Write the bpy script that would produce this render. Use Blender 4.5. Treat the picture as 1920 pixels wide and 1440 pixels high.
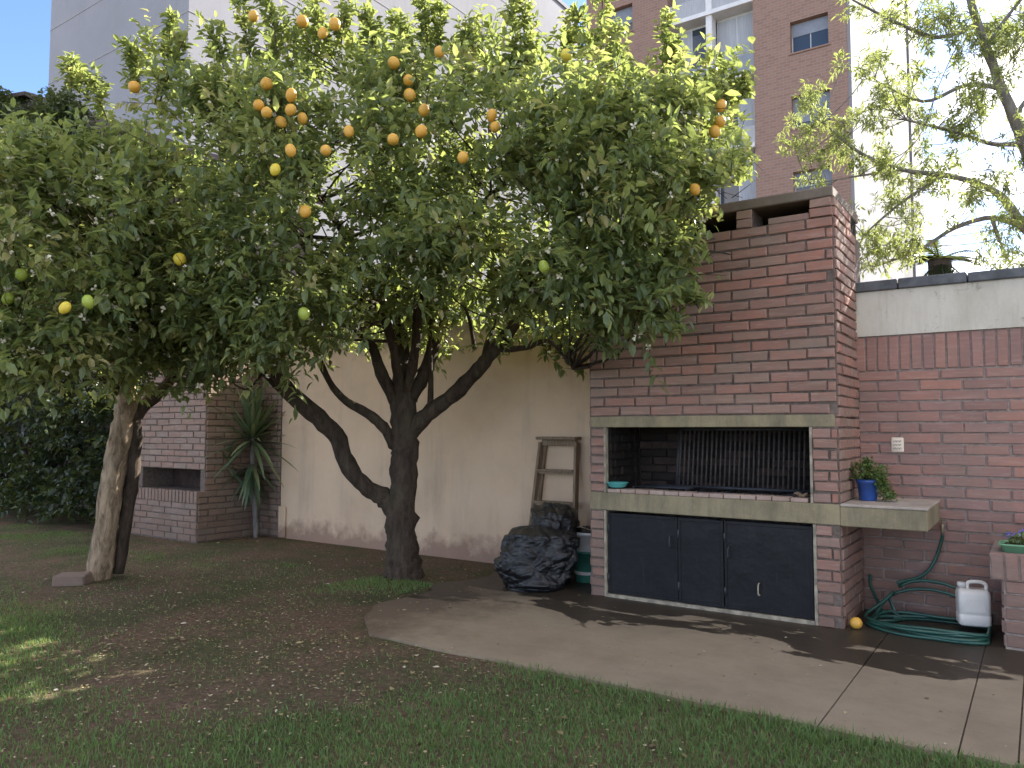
import bpy, bmesh, math, random
import numpy as np
from mathutils import Vector, Matrix, noise as mnoise
random.seed(7); rng = np.random.default_rng(7)
for o in list(bpy.data.objects): bpy.data.objects.remove(o)
S = bpy.context.scene
COL = S.collection
R = math.radians

# ------------------------------------------------------------------ camera
F, TH, PI_, CH = 1443.0, R(34.5), R(3.37), 1.45      # focal (px of 1920), yaw, pitch, height
cam_d = bpy.data.cameras.new('camera'); cam = bpy.data.objects.new('camera', cam_d); COL.objects.link(cam)
cam_d.sensor_width = 36; cam_d.lens = F / 1920 * 36; cam_d.clip_start = .05; cam_d.clip_end = 1000
cam.location = (0, 0, CH); cam.rotation_euler = (R(90) + PI_, 0, TH)
S.camera = cam
S.render.resolution_x, S.render.resolution_y = 1024, 768

# ------------------------------------------------------------------ sky, sun, exposure
SUN_AZ, SUN_EL = R(14), R(32)          # azimuth clockwise from +Y
W = bpy.data.worlds.new('World'); S.world = W; W.use_nodes = True
wn, wl = W.node_tree.nodes, W.node_tree.links
wn.clear()
def wnode(t, **k):
    n = wn.new(t)
    for a, b in k.items(): setattr(n, a, b)
    return n
sky = wnode('ShaderNodeTexSky', sky_type='NISHITA', sun_disc=False, sun_elevation=SUN_EL, sun_rotation=SUN_AZ)
sky.altitude = 100; sky.air_density = .5; sky.dust_density = .25; sky.ozone_density = 3.0
tc = wnode('ShaderNodeTexCoord'); sx = wnode('ShaderNodeSeparateXYZ'); wl.new(tc.outputs['Generated'], sx.inputs[0])
zz = wnode('ShaderNodeMath', operation='MAXIMUM'); wl.new(sx.outputs[2], zz.inputs[0]); zz.inputs[1].default_value = 0
za = wnode('ShaderNodeMath', operation='ADD'); wl.new(zz.outputs[0], za.inputs[0]); za.inputs[1].default_value = .22
dx = wnode('ShaderNodeMath', operation='DIVIDE'); wl.new(sx.outputs[0], dx.inputs[0]); wl.new(za.outputs[0], dx.inputs[1])
dy = wnode('ShaderNodeMath', operation='DIVIDE'); wl.new(sx.outputs[1], dy.inputs[0]); wl.new(za.outputs[0], dy.inputs[1])
cx = wnode('ShaderNodeCombineXYZ'); wl.new(dx.outputs[0], cx.inputs[0]); wl.new(dy.outputs[0], cx.inputs[1])
cn = wnode('ShaderNodeTexNoise'); cn.inputs['Scale'].default_value = 1.9; cn.inputs['Detail'].default_value = 7; cn.inputs['Roughness'].default_value = .56
cn.inputs['Distortion'].default_value = .3
wl.new(cx.outputs[0], cn.inputs['Vector'])
cr = wnode('ShaderNodeValToRGB'); wl.new(cn.outputs[0], cr.inputs[0])
cr.color_ramp.elements[0].position = .49; cr.color_ramp.elements[0].color = (0, 0, 0, 1)
cr.color_ramp.elements[1].position = .64; cr.color_ramp.elements[1].color = (1, 1, 1, 1)
cm = wnode('ShaderNodeMix', data_type='RGBA'); wl.new(cr.outputs[0], cm.inputs[0])
wl.new(sky.outputs[0], cm.inputs[6]); cm.inputs[7].default_value = (10.2, 8.9, 7.2, 1)
bg = wnode('ShaderNodeBackground'); wl.new(cm.outputs[2], bg.inputs[0]); bg.inputs[1].default_value = .12
wo = wnode('ShaderNodeOutputWorld'); wl.new(bg.outputs[0], wo.inputs[0])
sd = bpy.data.lights.new('sun', 'SUN'); sun = bpy.data.objects.new('sun', sd); COL.objects.link(sun)
sd.energy = 5.0; sd.angle = R(.5); sd.color = (1, .95, .86)
sdir = Vector((math.sin(SUN_AZ) * math.cos(SUN_EL), math.cos(SUN_AZ) * math.cos(SUN_EL), math.sin(SUN_EL)))
sun.rotation_euler = sdir.to_track_quat('Z', 'Y').to_euler(); sun.location = (2, 12, 14)
S.view_settings.view_transform = 'Standard'; S.view_settings.look = 'None'
S.view_settings.exposure = 2.1; S.view_settings.gamma = 1; S.view_settings.use_curve_mapping = False

# ------------------------------------------------------------------ photo survey -> metres
cT, sT, cP, sP = math.cos(TH), math.sin(TH), math.cos(PI_), math.sin(PI_)
def ray(px, py):
    x, y = (px - 960) / F, (720 - py) / F
    h, u = cP - y * sP, y * cP + sP
    return Vector((cT * x - sT * h, sT * x + cT * h, u)), h
def pt(px, py, Z):
    d, h = ray(px, py); return d * (Z / h) + Vector((0, 0, CH))
def onY(px, py, Y):
    d, h = ray(px, py); return d * (Y / d.y) + Vector((0, 0, CH))
def onG(px, py, z=0):
    d, h = ray(px, py); return d * ((z - CH) / d.z) + Vector((0, 0, CH))
def depth(p): return -sT * p[0] + cT * p[1]

# ------------------------------------------------------------------ object helpers
def tag(o, label=None, cat=None, group=None, kind=None):
    for k, v in (('label', label), ('category', cat), ('group', group), ('kind', kind)):
        if v: o[k] = v
    return o
def empty(name, loc=(0, 0, 0), rz=0):
    o = bpy.data.objects.new(name, None); COL.objects.link(o); o.location = loc; o.rotation_euler.z = rz
    o.empty_display_size = .1
    return o
def link(name, me, mat, parent=None):
    o = bpy.data.objects.new(name, me); COL.objects.link(o)
    if mat is not None and not me.materials: me.materials.append(mat)
    if parent: o.parent = parent
    return o
class MB:
    def __init__(s): s.v = []; s.f = []; s.sm = []; s.t = []
    def add(s, v, f, smooth=False, tint=None):
        n = len(s.v); s.v += [tuple(q) for q in v]; s.f += [tuple(i + n for i in q) for q in f]; s.sm += [smooth] * len(f)
        return s
    def box(s, x0, x1, y0, y1, z0, z1, bev=0.0, M=None):
        if bev <= 0:
            v = [(x, y, z) for z in (z0, z1) for y in (y0, y1) for x in (x0, x1)]
            f = [(0, 2, 3, 1), (4, 5, 7, 6), (0, 1, 5, 4), (2, 6, 7, 3), (0, 4, 6, 2), (1, 3, 7, 5)]
        else:
            bm = bmesh.new(); bmesh.ops.create_cube(bm, size=1)
            for q in bm.verts:
                q.co = Vector((x0 + (q.co.x + .5) * (x1 - x0), y0 + (q.co.y + .5) * (y1 - y0), z0 + (q.co.z + .5) * (z1 - z0)))
            bmesh.ops.bevel(bm, geom=bm.edges[:], offset=bev, segments=1, affect='EDGES')
            bm.verts.index_update(); v = [tuple(q.co) for q in bm.verts]; f = [[q.index for q in p.verts] for p in bm.faces]; bm.free()
        if M is not None: v = [tuple(M @ Vector(q)) for q in v]
        return s.add(v, f)
    def tube(s, pts, rads, n=8, cap=True, rough=0.0, smooth=True, seed=0):
        pts = [Vector(p) for p in pts]; m = len(pts)
        if not hasattr(rads, '__len__'): rads = [rads] * m
        T = [(pts[min(i + 1, m - 1)] - pts[max(i - 1, 0)]).normalized() for i in range(m)]
        a = Vector((0, 0, 1)) if abs(T[0].z) < .9 else Vector((1, 0, 0))
        N = (a - T[0] * a.dot(T[0])).normalized(); v = []
        for i in range(m):
            N = (N - T[i] * N.dot(T[i])).normalized(); B = T[i].cross(N)
            for k in range(n):
                an = 2 * math.pi * k / n; d = N * math.cos(an) + B * math.sin(an); r = rads[i]
                if rough: r *= 1 + rough * mnoise.noise(Vector((d.x * 2 + seed, d.y * 2, (pts[i].z + i * .2) * 3)))
                v.append(pts[i] + d * r)
        f = [(i * n + k, i * n + (k + 1) % n, (i + 1) * n + (k + 1) % n, (i + 1) * n + k) for i in range(m - 1) for k in range(n)]
        if cap: f += [tuple(range(n - 1, -1, -1)), tuple((m - 1) * n + k for k in range(n))]
        return s.add(v, f, smooth)
    def lathe(s, prof, c=(0, 0, 0), n=20, smooth=True):
        v = []; m = len(prof)
        for r, z in prof:
            for k in range(n): v.append((c[0] + r * math.cos(2 * math.pi * k / n), c[1] + r * math.sin(2 * math.pi * k / n), c[2] + z))
        f = [(i * n + k, i * n + (k + 1) % n, (i + 1) * n + (k + 1) % n, (i + 1) * n + k) for i in range(m - 1) for k in range(n)]
        f += [tuple(range(n - 1, -1, -1)), tuple((m - 1) * n + k for k in range(n))]
        return s.add(v, f, smooth)
    def mesh(s, name):
        me = bpy.data.meshes.new(name); me.from_pydata(s.v, [], s.f)
        me.polygons.foreach_set('use_smooth', s.sm); me.update(); return me
    def build(s, name, mat, parent=None): return link(name, s.mesh(name), mat, parent)
def smooth_path(pts, k=6, rads=None):
    P = [Vector(p) for p in pts]; out = []; ro = []
    for i in range(len(P) - 1):
        p0, p1, p2, p3 = P[max(i - 1, 0)], P[i], P[i + 1], P[min(i + 2, len(P) - 1)]
        for j in range(k):
            t = j / k
            out.append(.5 * (2 * p1 + (p2 - p0) * t + (2 * p0 - 5 * p1 + 4 * p2 - p3) * t * t + (3 * p1 - p0 - 3 * p2 + p3) * t ** 3))
            if rads: ro.append(rads[i] * (1 - t) + rads[i + 1] * t)
    out.append(P[-1])
    if rads: ro.append(rads[-1]); return out, ro
    return out
def big_mesh(name, V, Fc, tint=None, smooth=False):
    """numpy arrays -> mesh; Fc is (n,k) faces of equal size"""
    me = bpy.data.meshes.new(name); n, k = Fc.shape
    me.vertices.add(len(V)); me.vertices.foreach_set('co', np.ascontiguousarray(V, dtype=np.float32).ravel())
    me.loops.add(n * k); me.loops.foreach_set('vertex_index', np.ascontiguousarray(Fc, dtype=np.int32).ravel())
    me.polygons.add(n); me.polygons.foreach_set('loop_start', np.arange(0, n * k, k, dtype=np.int32))
    me.polygons.foreach_set('loop_total', np.full(n, k, dtype=np.int32))
    me.update(calc_edges=True)
    if tint is not None:
        a = me.attributes.new('tint', 'FLOAT', 'POINT'); a.data.foreach_set('value', np.ascontiguousarray(tint, dtype=np.float32))
    me.polygons.foreach_set('use_smooth', np.full(n, smooth))
    me.validate(); return me

# ------------------------------------------------------------------ materials
class NT:
    def __init__(s, name):
        s.m = bpy.data.materials.new(name); s.m.use_nodes = True; s.n = s.m.node_tree.nodes; s.l = s.m.node_tree.links
        s.b = s.n['Principled BSDF']; s.o = s.n['Material Output']; s.c = s.n.new('ShaderNodeTexCoord')
    def node(s, t, **k):
        q = s.n.new(t)
        for a, b in k.items(): setattr(q, a, b)
        return q
    def put(s, sock, v):
        if hasattr(v, 'is_output') or isinstance(v, bpy.types.NodeSocket): s.l.new(v, sock)
        else: sock.default_value = v
    def noise(s, scale, detail=5, rough=.6, vec=None, stretch=None, dist=0):
        q = s.node('ShaderNodeTexNoise'); q.inputs['Scale'].default_value = scale; q.inputs['Detail'].default_value = detail
        q.inputs['Roughness'].default_value = rough; q.inputs['Distortion'].default_value = dist
        v = vec or s.c.outputs['Object']
        if stretch:
            mp = s.node('ShaderNodeMapping'); mp.inputs['Scale'].default_value = stretch; s.l.new(v, mp.inputs[0]); v = mp.outputs[0]
        s.l.new(v, q.inputs['Vector']); return q.outputs[0]
    def ramp(s, v, stops):
        q = s.node('ShaderNodeValToRGB'); s.l.new(v, q.inputs[0]); e = q.color_ramp.elements
        while len(e) < len(stops): e.new(.5)
        for i, (p, c) in enumerate(stops):
            e[i].position = p; e[i].color = (c, c, c, 1) if not hasattr(c, '__len__') else tuple(c)[:3] + (1,)
        return q.outputs[0]
    def mix(s, f, a, b, mode='MIX'):
        q = s.node('ShaderNodeMix', data_type='RGBA', blend_type=mode); s.put(q.inputs[0], f)
        for i, v in ((6, a), (7, b)):
            if isinstance(v, (tuple, list)): v = tuple(v)[:3] + (1,)
            s.put(q.inputs[i], v)
        return q.outputs[2]
    def math(s, op, a, b=None):
        q = s.node('ShaderNodeMath', operation=op); s.put(q.inputs[0], a)
        if b is not None: s.put(q.inputs[1], b)
        return q.outputs[0]
    def bump(s, h, strength=.4, dist=.01):
        q = s.node('ShaderNodeBump'); q.inputs['Strength'].default_value = strength; q.inputs['Distance'].default_value = dist
        s.l.new(h, q.inputs['Height']); s.l.new(q.outputs[0], s.b.inputs['Normal'])
    def set(s, col=None, rough=None, spec=None, metal=None):
        for k, v in (('Base Color', col), ('Roughness', rough), ('Specular IOR Level', spec), ('Metallic', metal)):
            if v is not None:
                if isinstance(v, (tuple, list)): v = tuple(v)[:3] + (1,)
                s.put(s.b.inputs[k], v)
        return s.m
    def objrand(s): return s.node('ShaderNodeObjectInfo').outputs['Random']
    def gen(s): return s.node('ShaderNodeNewGeometry').outputs['Position']
def simple(name, c, rough=.6, var=.25, scale=12, bump=.15, spec=.4, metal=0, stretch=None):
    t = NT(name); n = t.noise(scale, 6, .65, stretch=stretch)
    d = tuple(q * (1 - var) for q in c); l = tuple(min(1, q * (1 + var)) for q in c)
    col = t.ramp(n, [(.3, d), (.7, l)])
    if bump: t.bump(t.noise(scale * 3, 4, .6, stretch=stretch), bump, .01)
    return t.set(col, rough, spec, metal)
def brick_mat(name, cols, mossy=.5):
    t = NT(name); r = t.objrand(); n = len(cols)
    base = t.ramp(r, [(i / (n - 1), c) for i, c in enumerate(cols)])
    g = t.noise(9, 6, .7, vec=t.gen()); base = t.mix(t.ramp(g, [(.35, 0.), (.75, .55)]), base, (.19, .14, .12))
    st = t.noise(22, 5, .7, vec=t.gen(), stretch=(.25, 1, 2.2)); base = t.mix(t.ramp(st, [(.5, 0.), (.8, .6)]), base, (.44, .32, .27))
    ms = t.noise(1.7, 6, .75, vec=t.gen()); base = t.mix(t.ramp(ms, [(.47, 0.), (.7, mossy)]), base, (.19, .18, .14))
    sz = t.node('ShaderNodeSeparateXYZ'); t.l.new(t.gen(), sz.inputs[0])         # rising damp and splashed dirt on the lowest courses, plus shelf shade painted in
    damp_shade = t.math('SUBTRACT', t.math('ADD', t.noise(2.2, 6, .7, vec=t.gen()), .12), t.math('MULTIPLY', sz.outputs[2], .55))
    base = t.mix(t.ramp(damp_shade, [(.1, 0.), (.55, .55)]), base, (.13, .095, .075))
    t.bump(t.noise(45, 6, .7, vec=t.gen()), .5, .006)
    return t.set(base, .88, .2)
M = {}
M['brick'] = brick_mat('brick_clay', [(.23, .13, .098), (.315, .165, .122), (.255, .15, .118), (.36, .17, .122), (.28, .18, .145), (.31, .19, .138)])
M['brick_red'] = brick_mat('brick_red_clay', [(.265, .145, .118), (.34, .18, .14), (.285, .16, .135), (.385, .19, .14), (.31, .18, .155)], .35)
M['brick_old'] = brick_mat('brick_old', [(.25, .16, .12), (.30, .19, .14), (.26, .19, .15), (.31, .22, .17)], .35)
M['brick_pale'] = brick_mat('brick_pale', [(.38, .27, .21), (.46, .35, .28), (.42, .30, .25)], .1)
t = NT('brick_soot'); M['brick_soot'] = t.set(t.mix(t.ramp(t.noise(7, 6, .7, vec=t.gen()), [(.35, 0.), (.7, .8)]), t.ramp(t.objrand(), [(0, (.022, .018, .016)), (.7, (.045, .033, .028)), (1, (.085, .055, .045))]), (.018, .016, .015)), .95, .1)
M['soot'] = simple('soot', (.025, .021, .019), .95, .4, 12, .4, .1)
M['mortar'] = simple('mortar', (.14, .11, .092), .95, .35, 25, .5, .1)
M['mortar_right'] = simple('mortar_light', (.27, .215, .185), .95, .3, 25, .5, .1)
def concrete(name, c, mossc=(.13, .118, .08), mf=.75):
    t = NT(name); a = t.noise(3, 7, .7, vec=t.gen()); col = t.ramp(a, [(.3, tuple(q * .72 for q in c)), (.5, c), (.75, tuple(q * 1.18 for q in c))])
    b = t.noise(5, 7, .75, vec=t.gen(), stretch=(1.3, 1, .3)); col = t.mix(t.ramp(b, [(.42, 0.), (.66, mf)]), col, mossc)
    p = t.noise(120, 3, .6, vec=t.gen()); col = t.mix(t.ramp(p, [(.3, .25), (.5, 0.)]), col, (.1, .09, .08))
    t.bump(t.noise(60, 6, .7, vec=t.gen()), .35, .006); return t.set(col, .9, .2)
M['concrete'] = concrete('concrete_band', (.29, .24, .145))
M['cap'] = concrete('cap_concrete', (.20, .155, .13))
M['slab_top'] = concrete('concrete_top', (.42, .36, .30), (.25, .2, .16), .4)
def plaster_mat():
    t = NT('plaster_beige'); P = t.gen()
    a = t.noise(1.1, 6, .65, vec=P); col = t.ramp(a, [(.3, (.48, .345, .235)), (.55, (.58, .425, .295)), (.75, (.62, .465, .33))])
    b = t.noise(2.6, 6, .7, vec=P, stretch=(1.4, 1, .16)); col = t.mix(t.ramp(b, [(.5, 0.), (.78, .5)]), col, (.27, .22, .175))
    sz = t.node('ShaderNodeSeparateXYZ'); t.l.new(P, sz.inputs[0])
    nz = t.noise(4, 6, .7, vec=P)
    low = t.math('SUBTRACT', t.math('ADD', nz, -.1), t.math('MULTIPLY', sz.outputs[2], 1.5))
    col = t.mix(t.ramp(low, [(.0, 0.), (.28, .75)]), col, (.22, .13, .10))
    top = t.math('ADD', t.math('MULTIPLY', t.math('ADD', sz.outputs[2], -2.35), 1.2), t.math('ADD', nz, -.5))
    col = t.mix(t.ramp(top, [(.0, 0.), (.4, .8)]), col, (.12, .10, .085))
    t.bump(t.noise(40, 7, .75, vec=P), .3, .008); return t.set(col, .92, .15)
M['plaster'] = plaster_mat()
def cream_mat():
    t = NT('cream_render'); P = t.gen(); a = t.noise(3, 6, .7, vec=P, stretch=(1, 1, .5))
    col = t.ramp(a, [(.3, (.44, .40, .32)), (.6, (.58, .54, .45)), (.8, (.62, .58, .5))])
    b = t.noise(5, 5, .8, vec=P); col = t.mix(t.ramp(b, [(.60, 0.), (.68, .6)]), col, (.22, .19, .13))
    c = t.noise(9, 5, .7, vec=P, stretch=(2, 1, .2)); col = t.mix(t.ramp(c, [(.52, 0.), (.8, .45)]), col, (.33, .3, .22))
    t.bump(t.noise(50, 6, .7, vec=P), .3, .006); return t.set(col, .9, .2)
M['cream'] = cream_mat()
M['coping'] = simple('coping_dark', (.10, .105, .11), .8, .4, 7, .4, .3)
M['iron'] = simple('dark_iron', (.028, .03, .035), .6, .5, 14, .3, .5)
M['rust'] = simple('rusty_iron', (.11, .07, .055), .75, .5, 20, .4, .4)
M['rust_d'] = simple('sooty_bar', (.06, .05, .046), .7, .5, 20, .4, .4)
M['frame_iron'] = simple('painted_angle_iron', (.27, .235, .175), .8, .5, 14, .3)
def door_mat():
    t = NT('navy_sheet_metal'); P = t.gen(); a = t.noise(2.2, 6, .7, vec=P)
    col = t.ramp(a, [(.3, (.005, .0055, .0065)), (.7, (.009, .0095, .011))])
    b = t.noise(10, 5, .7, vec=P, stretch=(2.5, 1, .2)); col = t.mix(t.ramp(b, [(.6, 0.), (.8, .4)]), col, (.06, .06, .062))
    c = t.noise(16, 6, .8, vec=P); col = t.mix(t.ramp(c, [(.64, 0.), (.72, .55)]), col, (.075, .058, .048))
    e = t.noise(3, 7, .75, vec=P, stretch=(1, 1, .6)); col = t.mix(t.ramp(e, [(.5, 0.), (.75, .55)]), col, (.022, .021, .021))
    t.bump(t.noise(4, 4, .5, vec=P), .5, .03); return t.set(col, t.ramp(a, [(.3, .42), (.7, .7)]), .25)
M['door'] = door_mat()
M['wood'] = simple('weathered_wood', (.20, .145, .095), .85, .4, 10, .35, .2, stretch=(6, 6, .6))
def bark(name, a, b, sc=9):
    t = NT(name); P = t.gen(); n = t.noise(sc, 7, .75, vec=P, stretch=(1.6, 1.6, .45), dist=.6)
    col = t.ramp(n, [(.32, a), (.62, b)]); g = t.noise(3, 5, .7, vec=P)
    col = t.mix(t.ramp(g, [(.5, 0.), (.75, .35)]), col, (.10, .105, .07))
    t.bump(n, .9, .03); return t.set(col, .92, .15)
M['bark'] = bark('lemon_bark', (.024, .018, .014), (.085, .062, .045))
M['bark_pale'] = bark('pale_bark', (.06, .036, .02), (.40, .30, .20), 8)
M['bark_grey'] = bark('grey_bark', (.10, .095, .09), (.24, .22, .20))
def leaf_mat(name, stops, trans=.5, rough=.38, obj=False, spec=.5):
    t = NT(name)
    if obj: v = t.objrand()
    else:
        q = t.node('ShaderNodeAttribute', attribute_name='tint'); v = q.outputs['Fac']
    col = t.ramp(v, stops); n = t.noise(20, 2, .5, vec=t.gen()); col = t.mix(t.ramp(n, [(.35, .25), (.65, 0.)]), col, (.03, .045, .015))
    t.set(col, rough, spec)
    tr = t.node('ShaderNodeBsdfTranslucent'); lt = t.mix(.5, col, (.46, .52, .10), 'MIX'); t.l.new(lt, tr.inputs[0])
    mx = t.node('ShaderNodeMixShader'); mx.inputs[0].default_value = trans
    t.l.new(t.b.outputs[0], mx.inputs[1]); t.l.new(tr.outputs[0], mx.inputs[2]); t.l.new(mx.outputs[0], t.o.inputs[0])
    return t.m
LS = [(0, (.075, .108, .052)), (.4, (.145, .195, .082)), (.7, (.235, .285, .105)), (.92, (.36, .38, .14)), (1, (.42, .37, .17))]
M['leaf'] = leaf_mat('lemon_leaf', LS); M['leaf_o'] = leaf_mat('lemon_leaf_single', [(0, (.085, .122, .056)), (.6, (.16, .215, .088)), (1, (.27, .31, .115))], obj=True)
PS = [(0, (.12, .15, .07)), (.5, (.19, .23, .10)), (1, (.30, .33, .14))]
M['pepper'] = leaf_mat('pepper_leaf', PS, .45); 
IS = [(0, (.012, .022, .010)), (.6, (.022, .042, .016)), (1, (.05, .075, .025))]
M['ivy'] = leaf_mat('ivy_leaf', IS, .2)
YS = [(0, (.06, .10, .06)), (.6, (.10, .155, .085)), (1, (.19, .22, .11))]
M['yucca'] = leaf_mat('yucca_leaf', YS, .15, obj=True)
M['pot_leaf'] = leaf_mat('pot_leaf', [(0, (.06, .11, .03)), (.6, (.11, .18, .05)), (1, (.22, .28, .10))], .3)
GS = [(0, (.07, .125, .042)), (.45, (.115, .215, .07)), (.8, (.165, .28, .092)), (1, (.22, .20, .085))]
M['grass'] = leaf_mat('grass_blade', GS, .3, .6, spec=.25)
M['petal'] = simple('blossom_white', (.68, .64, .50), .6, .1, 10, 0)
t = NT('litter'); q = t.node('ShaderNodeAttribute', attribute_name='tint')
M['litter'] = t.set(t.ramp(q.outputs['Fac'], [(0, (.10, .065, .04)), (.4, (.22, .16, .08)), (.7, (.34, .27, .13)), (.92, (.42, .36, .23)), (1, (.52, .47, .36))]), .8, .2)
def fruit_mat(name, c, g):
    t = NT(name); r = t.objrand(); col = t.mix(t.ramp(r, [(0, 0.), (.8, .55)]), c, g); n = t.noise(3, 3, .5); col = t.mix(t.ramp(n, [(.4, 0.), (.8, .4)]), col, tuple(q * .75 for q in c))
    v = t.node('ShaderNodeTexVoronoi'); v.inputs['Scale'].default_value = 60; t.l.new(t.c.outputs['Object'], v.inputs['Vector']); t.bump(v.outputs['Distance'], .25, .004)
    t.b.inputs['Subsurface Weight'].default_value = .15; t.b.inputs['Subsurface Radius'].default_value = (.02, .01, .003)
    return t.set(col, .45, .4)
M['lemon'] = fruit_mat('ripe_rind', (.62, .32, .045), (.62, .38, .07)); M['lemon_y'] = fruit_mat('yellow_rind', (.66, .50, .05), (.56, .50, .06)); M['lemon_g'] = fruit_mat('green_rind', (.30, .38, .05), (.34, .42, .08))

# ------------------------------------------------------------------ ground, patio
def ground_mat():
    t = NT('garden_soil'); P = t.gen(); a = t.noise(1.4, 7, .7, vec=P); b = t.noise(30, 6, .75, vec=P)
    soil = t.ramp(b, [(.25, (.065, .045, .033)), (.5, (.145, .098, .068)), (.75, (.25, .175, .12))])
    gr = t.ramp(b, [(.3, (.04, .052, .022)), (.7, (.10, .115, .048))])
    col = t.mix(t.ramp(a, [(.42, 0.), (.6, .8)]), soil, gr)
    t.bump(b, .9, .03); return t.set(col, .95, .1)
M['ground'] = ground_mat()
xs = [-260, -60, -26] + list(np.arange(-18, 4.01, .25)) + [10, 60, 260]; ys = [-60, -12] + list(np.arange(-2, 6.9, .25)) + [7.2, 12, 60, 320]
def gz(x, y):
    if -17.5 < x < 3.5 and -1.6 < y < 3.7 or (-17 < x < -4.9 and 3.6 < y < 5.6):
        return .018 * mnoise.noise(Vector((x * .9, y * .9, 0))) - .004 + .008 * mnoise.noise(Vector((x * 3, y * 3, 5)))
    return -.004
mb = MB(); nx = len(xs); mb.v = [(x, y, gz(x, y)) for y in ys for x in xs]
mb.f = [(j * nx + i, j * nx + i + 1, (j + 1) * nx + i + 1, (j + 1) * nx + i) for j in range(len(ys) - 1) for i in range(nx - 1)]; mb.sm = [True] * len(mb.f)
tag(mb.build('ground', M['ground']), kind='structure')

def patio_mat():
    t = NT('patio_cement'); P = t.gen(); a = t.noise(1.3, 7, .7, vec=P)
    col = t.ramp(a, [(.3, (.20, .157, .105)), (.5, (.255, .203, .138)), (.72, (.30, .243, .168))])
    f = t.noise(9, 7, .8, vec=P, stretch=(1, 1.4, 1)); col = t.mix(t.ramp(f, [(.5, 0.), (.8, .35)]), col, (.15, .125, .10))
    sp = t.noise(70, 4, .7, vec=P); col = t.mix(t.ramp(sp, [(.66, 0.), (.74, .5)]), col, (.42, .38, .32))
    sz = t.node('ShaderNodeSeparateXYZ'); t.l.new(P, sz.inputs[0])
    dn = t.math('ADD', t.math('MULTIPLY', t.math('ADD', sz.outputs[0], 3.45), -.6), t.noise(3, 6, .7, vec=P))       # soil carried onto the loose end
    col = t.mix(t.ramp(dn, [(.5, 0.), (.9, .85)]), col, (.10, .07, .048))
    w = t.noise(1.6, 6, .62, vec=P, stretch=(.75, 1.6, 1), dist=.4)      # spilt water lying along the wall
    near = t.math('ADD', t.math('MULTIPLY', t.math('ADD', sz.outputs[1], -5.30), .38), w)
    wet = t.ramp(near, [(.50, 0.), (.53, 1.)])
    col = t.mix(wet, col, t.mix(.88, col, (.020, .015, .011)))
    t.bump(t.noise(80, 6, .7, vec=P), .3, .006)
    r = t.mix(wet, (.9, .9, .9), (.45, .45, .45)); return t.set(col, r, .3)
M['patio'] = patio_mat()
patio = MB().box(-3.5, 2.6, 4.1, 7.0, -.06, .004).build('patio', M['mortar']); tag(patio, kind='structure')
def slab(x0, x1, y0, y1, wl=0.0):
    n = 26; xb = x0 + (.6 if wl else 0); bot = [(xb + (x1 - xb) * i / n, y0 + .035 * mnoise.noise(Vector((xb + (x1 - xb) * i / n * 2.3, 3, 1)))) for i in range(n + 1)]
    right = [(x1, y1)]; left = []
    m = 18
    for j in range(m + 1):
        yy = y1 + (y0 - y1) * j / m
        left.append((x0 + (.55 * max(0, (4.75 - yy) / .78) ** 1.6 + wl * .6 * (mnoise.noise(Vector((7, yy * 1.7, 2))) + .5 * mnoise.noise(Vector((3, yy * 5, 2)))) if wl else 0), yy))
    ring = bot + right + left[:-1]
    k = len(ring); v = [(x, y, .018) for x, y in ring] + [(x, y, -.05) for x, y in ring]
    f = [tuple(range(k))] + [(i, i + k, (i + 1) % k + k, (i + 1) % k) for i in range(k)]
    return MB().add(v, f).build('slab', M['patio'], patio)
slab(-4.55, -.945, 3.97, 6.98, .45); slab(-.937, -.357, 3.97, 6.98); slab(-.349, -.135, 4.0, 6.98); slab(-.127, 2.65, 4.02, 6.98)

# ------------------------------------------------------------------ masonry
BC = {}
def brick_mesh(L, H, D=.036, mat='brick', prot=.013):
    k = (round(L / .01), round(H / .004), random.randrange(3), mat)
    if k in BC: return BC[k]
    L, H = max(k[0] * .01, .02), k[1] * .004; c = .005; j = lambda a: random.uniform(-a, a)
    v = []
    for y, i in ((D - prot, 0), (-prot + c, 0), (-prot, c)):
        for sx_, sz_ in ((-1, -1), (1, -1), (1, 1), (-1, 1)):
            v.append((sx_ * (L / 2 - i) + j(.004), y + (j(.0015) if i else 0), sz_ * (H / 2 - i) + j(.003)))
    f = [(8, 9, 10, 11)] + [(a + q, a + (q + 1) % 4, a + 4 + (q + 1) % 4, a + 4 + q) for a in (0, 4) for q in range(4)]
    me = MB().add(v, f).mesh('brick'); me.materials.append(M[mat]); BC[k] = me; return me
def put_brick(parent, p, rz, L, H, mat, rot=0, stuff=None):
    me = brick_mesh(L, H, mat=mat)
    Mx = Matrix.Translation(p) @ Matrix.Rotation(rz, 4, 'Z') @ Matrix.Rotation(rot + random.uniform(-.004, .004), 4, 'Y')
    if stuff is not None:
        n = len(stuff.v); stuff.v += [tuple(Mx @ q.co) for q in me.vertices]; stuff.f += [tuple(i + n for i in q.vertices) for q in me.polygons]; stuff.sm += [False] * len(me.polygons); return
    o = bpy.data.objects.new('brick', me); COL.objects.link(o); o.parent = parent; o.matrix_local = Mx
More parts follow.
